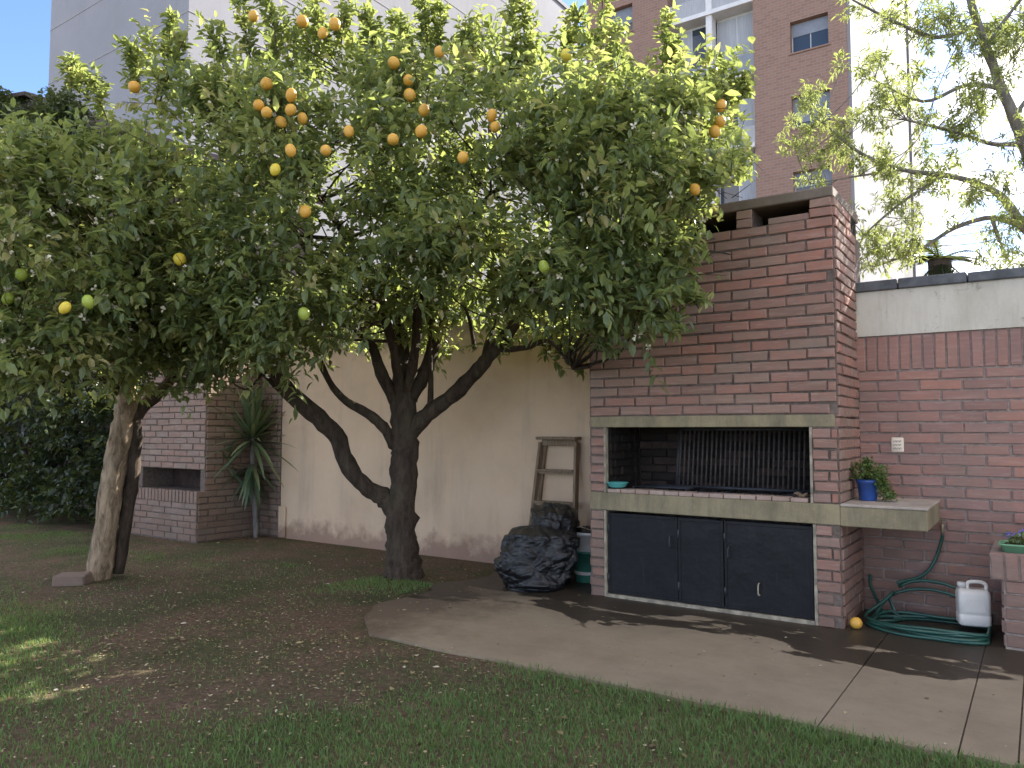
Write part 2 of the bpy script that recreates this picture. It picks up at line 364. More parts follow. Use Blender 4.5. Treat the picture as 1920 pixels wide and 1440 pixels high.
def lay(parent, org, rz, u0, u1, z0, z1, mat='brick', pitch=.29, ch=.08, gap=.014, holes=(), stuff_if=None, stuff=None, phase=0, half=.5):
    """courses of bricks on a face: org is the point u=0, rz turns the face (0 faces -Y)"""
    ud = Vector((math.cos(rz), math.sin(rz), 0)); n = max(1, round((z1 - z0) / ch)); ch = (z1 - z0) / n
    for r in range(n):
        z = z0 + (r + .5) * ch; u = u0 - pitch * ((half if (r + phase) % 2 else 0) + random.uniform(-.03, .03)); segs = []
        while u < u1:
            a, b = max(u, u0), min(u + pitch, u1); u += pitch
            segs.append((a, b))
        for a, b in segs:
            parts = [(a, b)]
            for h in holes:
                if h[2] < z < h[3]:
                    q = []
                    for s_, e_ in parts:
                        if e_ <= h[0] or s_ >= h[1]: q.append((s_, e_)); continue
                        if s_ < h[0]: q.append((s_, h[0]))
                        if e_ > h[1]: q.append((h[1], e_))
                    parts = q
            for s_, e_ in parts:
                L = e_ - s_ - gap * random.uniform(.75, 1.25)
                if L < .035: continue
                p = org + ud * ((s_ + e_) / 2) + Vector((0, 0, z + random.uniform(-.0025, .0025)))
                p += Vector((math.sin(rz), -math.cos(rz), 0)) * random.uniform(-.005, .006)
                st = stuff if (stuff is not None and stuff_if and stuff_if(p)) else None
                put_brick(parent, p, rz, L, ch - gap * random.uniform(.85, 1.1), mat, stuff=st)
YF, YR, YP = 5.985, 6.75, 6.85          # grill front, right wall, plaster wall
XL, XR = -3.277, -1.226                 # grill sides

# --- right brick wall
rw = empty('brick_wall', (.6, YR, 0)); tag(rw, 'red brick garden wall with upright top course and cream render band', 'wall')
rw_off = Vector((.6, YR, 0))
def child(mbo, name, mat, par, off): 
    o = mbo.build(name, mat, par); o.location = -Vector(off); return o
zs0 = onY(1620, 697, YR).z; zs1 = onY(1620, 632, YR).z; zc = onY(1620, 549, YR).z; zt = zc + .075
print('RW heights', zs0, zs1, zc, zt)
child(MB().box(XR - .6, 2.6, YR, YR + .24, -.02, zs1), 'mortar_core', M['mortar_right'], rw, rw_off)
stf = MB()
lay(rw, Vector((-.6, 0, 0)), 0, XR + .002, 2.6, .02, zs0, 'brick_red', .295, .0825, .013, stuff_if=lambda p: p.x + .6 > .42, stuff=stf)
x = XR + .03
while x < 2.58:
    put_brick(rw, Vector((x - .6, 0, (zs0 + zs1) / 2)), 0, zs1 - zs0 - .012, .068, 'brick_red', math.pi / 2, stuff=stf if x > .42 else None); x += .0815
o = stf.build('brick_courses', M['brick_red'], rw); tag(o, kind='stuff')
child(MB().box(XR - .6, 2.6, YR - .022, YR + .25, zs1 + .001, zc), 'render_band', M['cream'], rw, rw_off)
x = XR - .6
while x < 2.6:
    w = random.uniform(.40, .5)
    b = MB().box(x + .004, min(x + w, 2.62) - .004, YR - .05, YR + .28, zc + .001, zt + random.uniform(.0, .012), .008); child(b, 'coping_block', M['coping'], rw, rw_off); x += w

# --- plaster wall
pw = empty('plaster_wall', (-6, YP, 0)); tag(pw, 'stained beige plastered garden wall behind the forked lemon tree', 'wall'); po = Vector((-6, YP, 0))
zpw = onY(860, 601, YP).z; xpl = onY(526, 980, YP).x
print('plaster', zpw, xpl)
n = 60; v = []; f = []
for i in range(n + 1):
    x = xpl + (-3.0 - xpl) * i / n; zt_ = zpw + .02 * mnoise.noise(Vector((x * 2.5, 1, 0)))
    v += [(x, YP, -.03), (x, YP, zt_), (x, YP + .22, zt_), (x, YP + .22, -.03)]
for i in range(n):
    a = i * 4; b = a + 4; f += [(a, b, b + 1, a + 1), (a + 1, b + 1, b + 2, a + 2), (a + 2, b + 2, b + 3, a + 3)]
f += [(0, 1, 2, 3), tuple(n * 4 + k for k in (3, 2, 1, 0))]
child(MB().add(v, f), 'plaster', M['plaster'], pw, po)
child(MB().box(xpl - .02, xpl + .12, YP - .03, YP - .001, 0, .42, .01), 'edge_strip', M['plaster'], pw, po)

# --- the brick barbecue
g = empty('brick_barbecue', (XL, YF, 0)); go = Vector((XL, YF, 0))
tag(g, 'tall brick barbecue with open grill niche, concrete shelf and dark metal doors', 'barbecue')
ox0, ox1 = -3.126, -1.413; oz0, oz1 = .93, 1.47; bz0, bz1 = .755, .905; dz0, dz1 = .05, .752; dx0, dx1 = -3.135, -1.40
ZT = onY(1530, 372, YF).z; ZO = onY(1500, 413, YF).z; ZC = onY(1560, 347, YF).z
print('chimney', ZO, ZT, ZC)
core = MB()
core.box(XL, dx0, YF, 7.0, -.02, bz0); core.box(dx1, XR, YF, 7.0, -.02, bz0)          # piers below the shelf
core.box(XL, ox0, YF + .001, 7.0, bz1, oz1); core.box(ox1, XR, YF + .001, 7.0, bz1, oz1)
core.box(XL, XR, YF, 7.0, oz1 + .09, ZO)
core.box(dx0, dx1, YF + .5, 7.0, -.02, bz0)
child(core, 'mortar_core', M['mortar'], g, go)
child(MB().box(XL, XR - .02, YF - .008, YF + .42, oz1 - .002, oz1 + .09, .004), 'lintel', M['concrete'], g, go)
holes = [(ox0 - .004, ox1 + .004, bz0 - .2, oz1 + .08)]
xr2 = lambda a: a - XL
H2 = [(xr2(ox0), xr2(ox1), bz0 - .01, oz1 + .12), (xr2(dx0), xr2(dx1), -1, bz0 + .01)]
sideM = MB()
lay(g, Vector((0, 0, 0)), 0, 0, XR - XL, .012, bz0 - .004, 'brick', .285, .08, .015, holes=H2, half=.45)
lay(g, Vector((0, 0, 0)), 0, 0, XR - XL, bz1 + .004, oz1 - .01, 'brick', .285, .08, .015, holes=H2, half=.45)
lay(g, Vector((0, 0, 0)), 0, 0, XR - XL, oz1 + .094, ZO, 'brick', .285, .0795, .015)
for a, b in ((.012, bz0 - .004), (bz1 + .004, ZO)):      # right flank, then the hidden left flank
    lay(g, Vector((XR - XL, 0, 0)), R(90), .004, .76, a, b, 'brick', .27, .0795, .015, phase=1)
    lay(g, Vector((0, .86, 0)), R(-90), 0.03, .86, a, b, 'brick', .27, .0795, .015, stuff_if=lambda p: True, stuff=sideM)
tag(sideM.build('flank_courses', M['brick'], g), kind='stuff')
# smoke outlets under the cap
pr = [(XL, XL + .165), (-2.57, -2.43), (-1.954, -1.82), (-1.392, XR)]
for i, (a, b) in enumerate(pr):
    child(MB().box(a + .008, b - .008, YF + .008, YF + .3, ZO, ZT), 'outlet_pier', M['mortar'], g, go)
    lay(g, Vector((0, 0, 0)), 0, a - XL, b - XL, ZO, ZT, 'brick', .3, .08, .012)
lay(g, Vector((XR - XL, 0, 0)), R(90), .0, .6, ZO, ZT, 'brick', .27, .08, .014, phase=1)
child(MB().box(XR - .3, XR - .008, YF + .31, 6.9, ZO, ZT).box(XL + .01, XR - .31, 6.6, 6.9, ZO, ZT).box(XL + .008, XL + .2, YF + .31, 6.59, ZO, ZT), 'outlet_wall', M['brick_soot'], g, go)
child(MB().box(-1.70, -1.395, YF + .002, YF + .12, ZO + .002, ZO + .05, .004), 'outlet_step', M['brick'], g, go)
child(MB().box(XL - .004, XR + .004, YF - .006, 6.95, ZT + .001, ZC, .008), 'cap_slab', M['cap'], g, go)
# concrete shelf
xs1 = onY(1739, 970, YF - .01).x; print('shelf end', xs1)
child(MB().box(XL, XR + .002, YF - .012, 6.9, bz0, bz1, .005), 'concrete_band', M['concrete'], g, go)
child(MB().box(XR + .003, xs1, YF - .014, YR - .012, bz0 - .004, bz1 - .012, .006), 'side_shelf', M['concrete'], g, go)
child(MB().box(XR + .006, xs1 + .004, YF - .02, YR - .014, bz1 - .0118, bz1 + .008, .004), 'shelf_top', M['slab_top'], g, go)
# grill niche
for q in (ox0 + .001, ox1 - .007): child(MB().box(q, q + .006, YF + .05, YF + .67, bz1 + .001, oz1 - .004), 'niche_side', M['soot'], g, go)
lay(g, Vector((0, .69, 0)), 0, xr2(ox0), xr2(ox1), bz1, oz1 + .16, 'brick_soot', .27, .075, .012)
child(MB().box(ox0, ox1, YF + .70, YF + .86, bz1 + .001, oz1 + .2), 'niche_back', M['soot'], g, go)
lay(g, Vector((xr2(ox0), .68, 0)), R(-90), .12, .62, bz1, oz1, 'brick_soot', .27, .075, .012)
x = ox0 + .01
while x < ox1 - .05:
    w = min(random.uniform(.115, .14), ox1 - x)
    o = child(MB().box(x + .003, x + w - .004, YF - .004, YF + .12, bz1 + .001, bz1 + .034 + random.uniform(-.003, .004), .005), 'brick', M['brick_pale'], g, go); x += w
fr = MB(); 
for x in (ox0 - .012, ox1 - .012): fr.box(x, x + .018, YF - .016, YF + .03, bz1 + .002, oz1 - .004)
child(fr, 'niche_frame', M['frame_iron'], g, go)
fr = MB().box(dx0 - .006, dx0 + .014, YF - .013, YF + .04, .02, dz1 - .002).box(dx1 - .014, dx1 + .008, YF - .013, YF + .04, .02, dz1 - .002).box(dx0 + .017, dx1 - .017, YF - .012, YF + .05, .018, .046)
child(fr, 'door_frame', M['frame_iron'], g, go)
# three sheet metal leaves
dp = [dx0 + .02, onY(1271, 1050, YF).x, onY(1357, 1050, YF).x, dx1 - .02]; print('doors', dp)
for i in range(3):
    a, b = dp[i] + .003, dp[i + 1] - .003; yo = YF + (.012, .004, .010)[i]
    d = child(MB().box(a, b, yo, yo + .02, dz0 + .004, dz1 - .02, .003), 'door', M['door'], g, go)
    for (u0, u1, w0, w1) in ((a, a + .022, dz0 + .004, dz1 - .02), (b - .022, b, dz0 + .004, dz1 - .02), (a + .0225, b - .0225, dz0 + .004, dz0 + .03), (a + .0225, b - .0225, dz1 - .046, dz1 - .02)):
        MB().box(u0, u1, yo - .006, yo - .0005, w0, w1, .002).build('door_rail', M['door'], d)
    hx = onY((1258, 1368, 1423)[i], 1080, YF).x; hz = onY(1300, (1020, 1030, 1105)[i], YF).z if i < 2 else onY(1423, 1105, YF).z
    MB().tube(smooth_path([(hx, yo - .001, hz - .045), (hx, yo - .035, hz - .035), (hx, yo - .035, hz + .035), (hx, yo - .001, hz + .045)], 4), .006, 6).build('handle', M['frame_iron'] if i == 2 else M['iron'], d)
    for zq in (.18, .6): MB().tube([(a + .004, yo - .008, zq - .035), (a + .004, yo - .008, zq + .035)], .008, 6).build('hinge', M['iron'], d)
# the raised grate
gr = empty('grill_grate', (-2.1, YF + .42, .94)); tag(gr, 'dark steel grate of upright bars standing in the barbecue niche', 'grate'); gro = Vector((-2.1, YF + .42, .94))
a, b = onY(1272, 860, YF + .42).x, onY(1514, 860, YF + .42).x
def gp(x, z): return (x, YF + .42 + (z - .94) * .16, z)
k = 0; x = a
while x < b:
    child(MB().tube([gp(x, .965), gp(x, 1.44)], .0085, 6), 'bar', M['rust_d'], gr, gro); x += .0405
child(MB().tube([gp(a - .02, .955), gp(b + .02, .955)], .014, 6).tube([gp(a - .02, 1.45), gp(b + .02, 1.45)], .014, 6).tube([gp(a - .02, .941), gp(a - .02, 1.45)], .012, 6).tube([gp(b + .02, .941), gp(b + .02, 1.45)], .012, 6), 'grate_frame', M['iron'], gr, gro)
# a low wire rack, ash and charcoal, the teal bowl
wr = empty('wire_rack', (-2.55, YF + .3, .907)); tag(wr, 'low soot-black wire rack lying on the barbecue floor', 'rack')
for i in range(9): MB().tube([(-.38, -.16 + i * .04, .05), (.1, -.16 + i * .04, .05)], .004, 5).build('wire', M['iron'], wr)
for x in (-.38, .1):
    MB().tube([(x, -.18, .046), (x, .18, .046)], .006, 5).build('cross_bar', M['iron'], wr)
    for y in (-.17, .17): MB().tube([(x, y, -.001), (x, y, .046)], .005, 5).build('foot', M['iron'], wr)
ash = MB()
for i in range(150):
    c = Vector((random.uniform(ox0 + .1, ox1 - .08), YF + random.uniform(.14, .6), .905)); s_ = random.uniform(.008, .03)
    bm = bmesh.new(); bmesh.ops.create_icosphere(bm, subdivisions=1, radius=s_)
    for q in bm.verts: q.co = Vector((q.co.x * 1.5, q.co.y, q.co.z * .7 + s_ * .45)) * random.uniform(.75, 1.2) + c
    bm.verts.index_update(); ash.add([q.co for q in bm.verts], [[w.index for w in p.verts] for p in bm.faces]); bm.free()
tag(ash.build('charcoal', simple('charcoal', (.05, .045, .042), .95, .6, 8, .3, .1)), 'grey charcoal and ash scattered on the barbecue floor', 'charcoal', kind='stuff')
p = onY(1160, 913, YF + .10)
bw = empty('plastic_bowl', (p.x, YF + .07, bz1 + .04)); tag(bw, 'small turquoise plastic bowl on the pale brick edge of the grill', 'bowl')
teal = simple('turquoise_plastic', (.10, .42, .40), .45, .15, 10, .05)
MB().lathe([(.05, 0), (.075, .012), (.09, .04), (.094, .042), (.09, .046), (.07, .02), (.01, .012)], n=24).build('bowl_shell', teal, bw)
MB().lathe([(.094, .041), (.1, .043), (.1, .047), (.094, .049)], n=24).build('rim', teal, bw)
p = onY(1505, 925, YF + .12)
rk = MB()
for i in range(5): rk.tube(smooth_path([(p.x + random.uniform(-.07, .07), YF + random.uniform(.06, .16), .945), (p.x + random.uniform(-.05, .05), YF + .1, .95 + random.uniform(0, .03)), (p.x + random.uniform(-.07, .07), YF + random.uniform(.08, .16), .945)], 4), .008, 6)
tag(rk.build('kindling', M['wood']), 'small heap of charred sticks at the corner of the grill niche', 'sticks')

# --- old brick oven and brick wall at the far end
xo0, xo1 = onG(247, 1000).x, onG(371, 1018).x; yo_ = 5.9
ov = empty('brick_oven', (xo1, yo_, 0)); oo = Vector((xo1, yo_, 0)); tag(ov, 'small old brick oven with upright brick ledge behind the leaning trunk', 'oven')
zl0, zl1 = onY(320, 940, yo_).z, onY(320, 918, yo_).z; zop = onY(320, 878, yo_ + .1).z; ztop = onY(320, 690, yo_ + .1).z
print('oven', xo0, xo1, zl0, zl1, zop, ztop)
c_ = MB().box(xo0, xo1, yo_, 6.9, -.02, zl1 - .01).box(xo0 + .02, xo1 + .0, yo_ + .1, 6.9, zop, ztop + .3).box(xo0 + .02, xo0 + .12, yo_ + .1, 6.9, zl1 - .009, zop - .001).box(xo1 - .1, xo1, yo_ + .1, 6.9, zl1 - .009, zop - .001)
child(c_, 'mortar_core', M['mortar'], ov, oo)
child(MB().box(xo0 + .13, xo1 - .11, yo_ + .55, 6.8, zl1 - .009, zop - .001), 'oven_back', M['brick_soot'], ov, oo)
lay(ov, Vector((xo0 - xo1, 0, 0)), 0, 0, xo1 - xo0, .01, zl0, 'brick_old', .29, .085, .014)
x = 0
while x < xo1 - xo0 - .03:
    put_brick(ov, Vector((xo0 - xo1 + x + .04, -.012, (zl0 + zl1) / 2)), 0, zl1 - zl0, .062, 'brick_old', math.pi / 2); x += .08
lay(ov, Vector((xo0 - xo1, .1, 0)), 0, .02, xo1 - xo0, zop, ztop + .3, 'brick_old', .29, .085, .014)
lay(ov, Vector((0, .1, 0)), R(90), 0, .8, zl1, ztop + .3, 'brick_old', .27, .085, .014)
lay(ov, Vector((0, 0, 0)), R(90), 0, .9, .01, zl1, 'brick_old', .27, .085, .014, phase=1)
bwl = empty('old_brick_wall', (xpl - 1, YP + .02, 0)); bo = Vector((xpl - 1, YP + .02, 0)); tag(bwl, 'low stretch of old brick wall between the small oven and the plastered wall', 'wall')
child(MB().box(xpl - 9, xpl - .001, YP + .02, YP + .25, -.02, 2.4), 'mortar_core', M['mortar'], bwl, bo)
lay(bwl, Vector((1 - 1.7, 0, 0)), 0, 0, 1.67, .01, 2.35, 'brick_old', .29, .085, .014)

# --- planter at the right
px0 = onG(1886, 1222).x; py0 = onG(1886, 1222).y; print('planter', px0, py0)
zp0 = onY(1895, 1088, py0).z; zp1 = onY(1895, 1038, py0).z
pl = empty('brick_planter', (px0, py0, 0)); plo = Vector((px0, py0, 0)); tag(pl, 'low brick pedestal with upright brick cap beside the hose coil', 'pedestal')
child(MB().box(px0, px0 + .9, py0, YR - .015, 0.0, zp0).box(px0 - .07, px0 + .9, py0 - .02, YR - .016, zp0 + .001, zp1 - .004), 'mortar_core', M['mortar_right'], pl, plo)
lay(pl, Vector((0, 0, 0)), 0, 0, .9, .03, zp0, 'brick_red', .28, .083, .014)
lay(pl, Vector((0, YR - .02 - py0, 0)), R(-90), 0, YR - .02 - py0, .03, zp0, 'brick_red', .28, .083, .014, phase=1)
x = -.07
while x < .86:
    put_brick(pl, Vector((x + .04, -.02, (zp0 + zp1) / 2)), 0, zp1 - zp0, .068, 'brick_red', math.pi / 2); x += .081
tp = pt(1905, 1025, depth((px0 + .1, py0 + .2)))
tr = empty('planter_tray', (px0 + .19, py0 + .17, zp1 - .004)); tag(tr, 'pale green plastic planter with small violet flowers on brick pedestal', 'planter')
grn = simple('pale_green_plastic', (.16, .34, .19), .5, .15, 10, .05)
def rrect(w, d, r, n=5):
    out = []
    for cx_, cy_, a0 in ((w - r, d - r, 0), (-w + r, d - r, 90), (-w + r, -d + r, 180), (w - r, -d + r, 270)):
        for i in range(n + 1): a = R(a0 + 90 * i / n); out.append((cx_ + r * math.cos(a), cy_ + r * math.sin(a)))
    return out
def loft(rings, cap=True):
    n = len(rings[0]); m = MB(); v = [q for r_ in rings for q in r_]
    f = [(i * n + k, i * n + (k + 1) % n, (i + 1) * n + (k + 1) % n, (i + 1) * n + k) for i in range(len(rings) - 1) for k in range(n)]
    if cap: f += [tuple(range(n - 1, -1, -1)), tuple((len(rings) - 1) * n + k for k in range(n))]
    return m.add(v, f, True)
def rr3(w, d, r, z): return [(x, y, z) for x, y in rrect(w, d, r)]
loft([rr3(.19, .10, .03, 0), rr3(.205, .115, .035, .045), rr3(.215, .125, .035, .047), rr3(.215, .125, .035, .056), rr3(.198, .108, .03, .056), rr3(.19, .1, .03, .03)]).build('tray', grn, tr)
MB().box(-.18, .18, -.09, .09, .031, .045).build('soil', M['ground'], tr)
def leafset(n, fn): 
    V, Fc, T = [], [], []
    for i in range(n):
        p, d, up, L, w, t_ = fn(i); d = d.normalized(); s_ = d.cross(up).normalized() * w; u = s_.cross(d).normalized()
        k = len(V); V += [p, p + d * L * .45 + s_ - u * L * .05, p + d * L, p + d * L * .45 - s_ - u * L * .05]; Fc.append((k, k + 1, k + 2, k + 3)); T += [t_] * 4
    return big_mesh('foliage', np.array([tuple(q) for q in V]), np.array(Fc), np.array(T))
rv = lambda: Vector((random.gauss(0, 1), random.gauss(0, 1), random.gauss(0, 1))).normalized()
me = leafset(220, lambda i: (Vector((random.uniform(-.18, .18), random.uniform(-.09, .09), random.uniform(.04, .11))), rv() + Vector((0, 0, .5)), Vector((0, 0, 1)) + rv() * .4, random.uniform(.025, .05), random.uniform(.008, .014), random.random() * .7))
tag(link('foliage', me, M['pot_leaf'], tr), kind='stuff')
vio = [simple('petal_violet', (.22, .17, .50), .6, .2, 10, 0), simple('petal_pale', (.66, .62, .68), .6, .1, 10, 0)]
fl0 = []
for q in range(2):
    m = MB()
    for k in range(5):
        a = k * 2 * math.pi / 5; c, s_ = math.cos(a), math.sin(a); m.add([(0, 0, 0), (.011 * c - .006 * s_, .011 * s_ + .006 * c, .004), (.018 * c, .018 * s_, .002), (.011 * c + .006 * s_, .011 * s_ - .006 * c, .004)], [(0, 1, 2, 3)])
    fl0.append(m.mesh('flower'))
for i in range(26):
    q = random.random() < .4; o = link('flower', fl0[q], vio[q], tr); o.location = (random.uniform(-.2, .12), random.uniform(-.11, .1), random.uniform(.09, .14)); o.rotation_euler = (random.uniform(.2, 1.2), random.uniform(-.4, .4), random.uniform(0, 6)); o.scale = [random.uniform(.8, 1.5)] * 3
# dark blue pot behind the flowers
bp2 = empty('flower_pot', (px0 + .30, py0 + .52, zp1 - .004)); tag(bp2, 'dark navy flower pot standing behind the violet flowers', 'flower pot')
navy = simple('navy_glaze', (.02, .03, .075), .35, .2, 8, .05)
MB().lathe([(.09, 0), (.12, .16), (.135, .165), (.135, .2), (.115, .2), (.105, .15), (.01, .14)], n=24).build('pot_body', navy, bp2)
MB().lathe([(.104, .145), (.104, .152), (.01, .156)], n=20).build('soil', M['ground'], bp2)

# ------------------------------------------------------------------ things by the walls
# outlet
p = onY(1683, 834, YR - .012)
ot = empty('wall_outlet', (p.x, YR - .012, p.z)); tag(ot, 'cream double socket plate on the red brick wall above the shelf', 'outlet')
crm = simple('cream_plastic', (.66, .56, .44), .5, .08, 10, .03); drk = simple('socket_dark', (.06, .045, .035), .6, .1, 10, 0)
loft([[(x, 0.012, z) for x, z in rrect(.045, .058, .012)], [(x, -.006, z) for x, z in rrect(.045, .058, .012)], [(x, -.010, z) for x, z in rrect(.041, .054, .01)]]).build('plate', crm, ot)
for j in range(3):
    for i in range(3):
        c = Vector((-.02 + i * .02, -.0105, .028 - j * .028)); m = MB()
        for sg in (-1, 1): m.box(c.x + sg * .005 - .0018, c.x + sg * .005 + .0018, -.0125, -.0101, c.z - .006 + .002 * sg, c.z + .006 + .002 * sg)
        m.build('slot', drk, ot)
# blue pot with trailing plant on the shelf
zs = bz1 + .008; p = pt(1617, 930, 5.75)
bx_ = onG(1617, 928, zs)
bp = empty('potted_plant', (-1.10, 6.36, zs)); print('bluepot', bx_)
tag(bp, 'blue glazed pot with small-leaved trailing plant on the concrete shelf', 'potted plant')
blue = simple('blue_glaze', (.03, .085, .30), .3, .2, 6, .05, .5)
MB().lathe([(.055, 0), (.062, .01), (.077, .13), (.083, .132), (.085, .158), (.076, .16), (.07, .135), (.01, .13)], n=24).build('pot_body', blue, bp)
MB().lathe([(.0695, .128), (.0695, .138), (.01, .142)], n=20).build('soil', M['ground'], bp)
def trail(i):
    u = random.random()
    if u < .55: a = random.uniform(0, 6.28); r_ = random.uniform(0, .15); c = Vector((r_ * math.cos(a) - .0, r_ * math.sin(a) * .7, .16 + random.uniform(0, .17) * (1 - r_ * 3)))
    else: tq = random.random(); c = Vector((.07 + .09 * tq + random.gauss(0, .025), -.03 + random.gauss(0, .035), .21 - .19 * tq + random.gauss(0, .03) * (1 - tq)));
    c.z = max(c.z, .01)
    return (c, rv() + Vector((0, -.3, .2)), Vector((0, 0, 1)) + rv() * .6, random.uniform(.018, .032), random.uniform(.007, .012), random.random())
tag(link('foliage', leafset(1500, trail), M['pot_leaf'], bp), kind='stuff')
st = MB()
for i in range(14):
    a = random.uniform(-1.2, 1.6); st.tube(smooth_path([(0, 0, .14), (.05 * math.cos(a), .05 * math.sin(a), .22), (.1 * math.cos(a), .08 * math.sin(a), .19), (.08 + random.uniform(0, .06), -.03 + random.uniform(-.04, .04), .07)], 3), .0018, 4)
st.build('stems', simple('green_stem', (.09, .12, .04), .7, .2, 10, 0), bp)

# step ladder leaning folded against the plaster wall
yl_t, yl_b = YP - .06, YP - .26
tl, trr = onY(1016, 822, yl_t), onY(1082, 822, yl_t); H = tl.z
xc_ = (tl.x + trr.x) / 2; wt = (trr.x - tl.x) / 2
ld = empty('step_ladder', (xc_, yl_b, .0)); tag(ld, 'weathered wooden step ladder leaning folded against the plaster wall', 'ladder'); print('ladder', xc_, wt, H)
wb = wt * 1.32
def lp(s_, t_, dy=0): return Vector((s_ * (wb + (wt - wb) * t_), (yl_t - yl_b) * t_ + dy, H * t_ + .001))
def beam(a, b, w, d, name, par, mat=None):
    a, b = Vector(a), Vector(b); z = (b - a).normalized(); x = Vector((1, 0, 0)); x = (x - z * x.dot(z)).normalized(); y = z.cross(x)
    Mx = Matrix((x, y, z)).transposed().to_4x4(); Mx.translation = a
    return MB().box(-w / 2, w / 2, -d / 2, d / 2, 0, (b - a).length, .003, M=Mx).build(name, mat or M['wood'], par)
for s_ in (-1, 1):
    beam(lp(s_, 0), lp(s_, .97), .03, .075, 'rail', ld)
    beam(lp(s_ * .92, 0, .085), lp(s_ * .86, .955, .045), .028, .04, 'rear_rail', ld)
for t_ in (.06, .29, .525, .76):
    a = lp(-1, t_); b = lp(1, t_); MB().box(a.x + .016, b.x - .016, a.y - .045, a.y + .03, a.z - .011, a.z + .011, .003).build('step', M['wood'], ld)
    MB().box(a.x + .02, b.x - .02, a.y - .03, a.y - .012, a.z - .035, a.z - .012, .002).build('step_brace', M['wood'], ld)
a = lp(-1, 1); b = lp(1, 1); MB().box(a.x - .025, b.x + .025, a.y - .085, a.y + .05, a.z - .012, a.z + .018, .004).build('top_board', M['wood'], ld)
MB().box(a.x + .01, b.x - .01, a.y - .02, a.y, a.z - .075, a.z - .013, .003).build('top_rail', M['wood'], ld)

# black rubbish bags
t = NT('black_bin_liner'); P = t.gen(); n1 = t.noise(7, 6, .6, vec=P, dist=1.2); n2 = t.noise(18, 5, .6, vec=P, stretch=(1, 1, 2.4), dist=2.0)
rid = lambda a, k: t.math('MULTIPLY', t.math('ABSOLUTE', t.math('SUBTRACT', a, .5)), k)
n3 = t.noise(30, 4, .6, vec=P, dist=1.5)
t.bump(rid(n2, 1.0), .5, .03); M['bag'] = t.set((.009, .010, .012), .16, .6)
def bag(name, label, loc, rx, ry, h, seed, lean=0, rz=0):
    root = empty(name, loc, rz); tag(root, label, 'rubbish bag', 'black rubbish bags by the barbecue')
    bm = bmesh.new(); bmesh.ops.create_icosphere(bm, subdivisions=6, radius=1)
    for q in bm.verts:
        d = q.co.normalized(); th = math.atan2(d.y, d.x); v_ = (d.z + 1) / 2
        prof = (math.sin(math.pi * min(v_ * .50 + .26, 1.0))) ** .7
        if v_ > .86: prof *= 1 - ((v_ - .86) / .14) ** 1.3 * .85
        sd_ = Vector((seed, seed * .7, 0)); fold = 0
        fold += .42 * mnoise.noise(d * 1.2 + sd_)
        wv = Vector((mnoise.noise(d * 2.1 + sd_), mnoise.noise(d * 2.1 - sd_), mnoise.noise(d * 2.1 + sd_ * 2)))
        for fr_, am in ((2.0, .24), (4.6, .09), (9, .025)):       # crumpled facets with sharp creases between them
            dd_ = mnoise.voronoi((d + wv * .22) * fr_ + sd_)[0]; fold += am * (min(dd_[1] - dd_[0], .8) - .3)
        pleat = .06 * math.sin(th * 13 + 4 * mnoise.noise(d * 2 + sd_)) * max(0, v_ - .45) * 1.6
        r_ = prof * (1 + fold * .8 + pleat); z = h * (v_ ** .85) * (1 + fold * .25)
        q.co = Vector((rx * r_ * math.cos(th) + lean * z, ry * r_ * math.sin(th), max(.0, z * 1.03 - .03 * h)))
    me = bpy.data.meshes.new('bag_body'); bm.to_mesh(me); bm.free(); me.polygons.foreach_set('use_smooth', [True] * len(me.polygons))
    link('bag_body', me, M['bag'], root)
    nk = MB(); pr_ = []
    rings = []
    for k, (z, r_) in enumerate(((.93, .10), (.965, .05), (.985, .06), (1.01, .12), (1.0, .14))):
        rings.append([(lean * h + r_ * rx * 1.3 * (1 + .4 * math.sin(i * 2.9 + k)) * math.cos(i * 2 * math.pi / 18), r_ * rx * 1.3 * (1 + .4 * math.sin(i * 2.9 + k)) * math.sin(i * 2 * math.pi / 18), h * z * .97 + .012 * math.sin(i * 1.7)) for i in range(18)])
    loft(rings).build('tied_neck', M['bag'], root)
    return root
b1 = onG(1010, 1112, .018); print('bag', b1)
bag('rubbish_bag', 'big slumped black rubbish bag on the patio in front of the ladder', (-3.84, 5.95, .018), .35, .29, .55, 5.3, .06, .4)
bag('rubbish_bag', 'smaller black rubbish bag heaped up behind the slumped one', (-3.86, 6.30, .018), .30, .23, .74, 9.7, -.02, 2.)

# paint buckets squeezed beside the barbecue
p = pt(1092, 1080, 7.35); cb = Vector((-3.585, 6.50, .018)); print('bucket', p)
gb = empty('green_bucket', cb); tag(gb, 'green plastic bucket on the patio between rubbish bags and barbecue', 'bucket')
gm = simple('green_plastic', (.05, .20, .14), .45, .15, 8, .05); wm = simple('white_plastic', (.60, .57, .52), .5, .12, 8, .08)
MB().lathe([(.12, 0), (.125, .005), (.145, .27), (.152, .27), (.152, .285), (.145, .288), (.01, .285)], n=28).build('bucket_body', gm, gb)
MB().lathe([(.127, .07), (.136, .072), (.137, .10), (.13, .102)], n=28).build('label_band', wm, gb)
wbk = empty('white_bucket', cb + Vector((.005, -.01, .288))); tag(wbk, 'grimy white paint bucket stacked on the green bucket', 'bucket')
MB().lathe([(.125, 0), (.13, .005), (.145, .15), (.155, .15), (.155, .175), (.148, .178), (.138, .178), (.13, .03), (.01, .02)], n=28).build('bucket_body', wm, wbk)
MB().tube([(.152 * math.cos(a), .152 * math.sin(a) - .04 * math.sin((a - 2.6) * 1.0) * 0, .165 + .0) for a in np.linspace(0, 6.283, 24)], .006, 6).build('rim', wm, wbk)
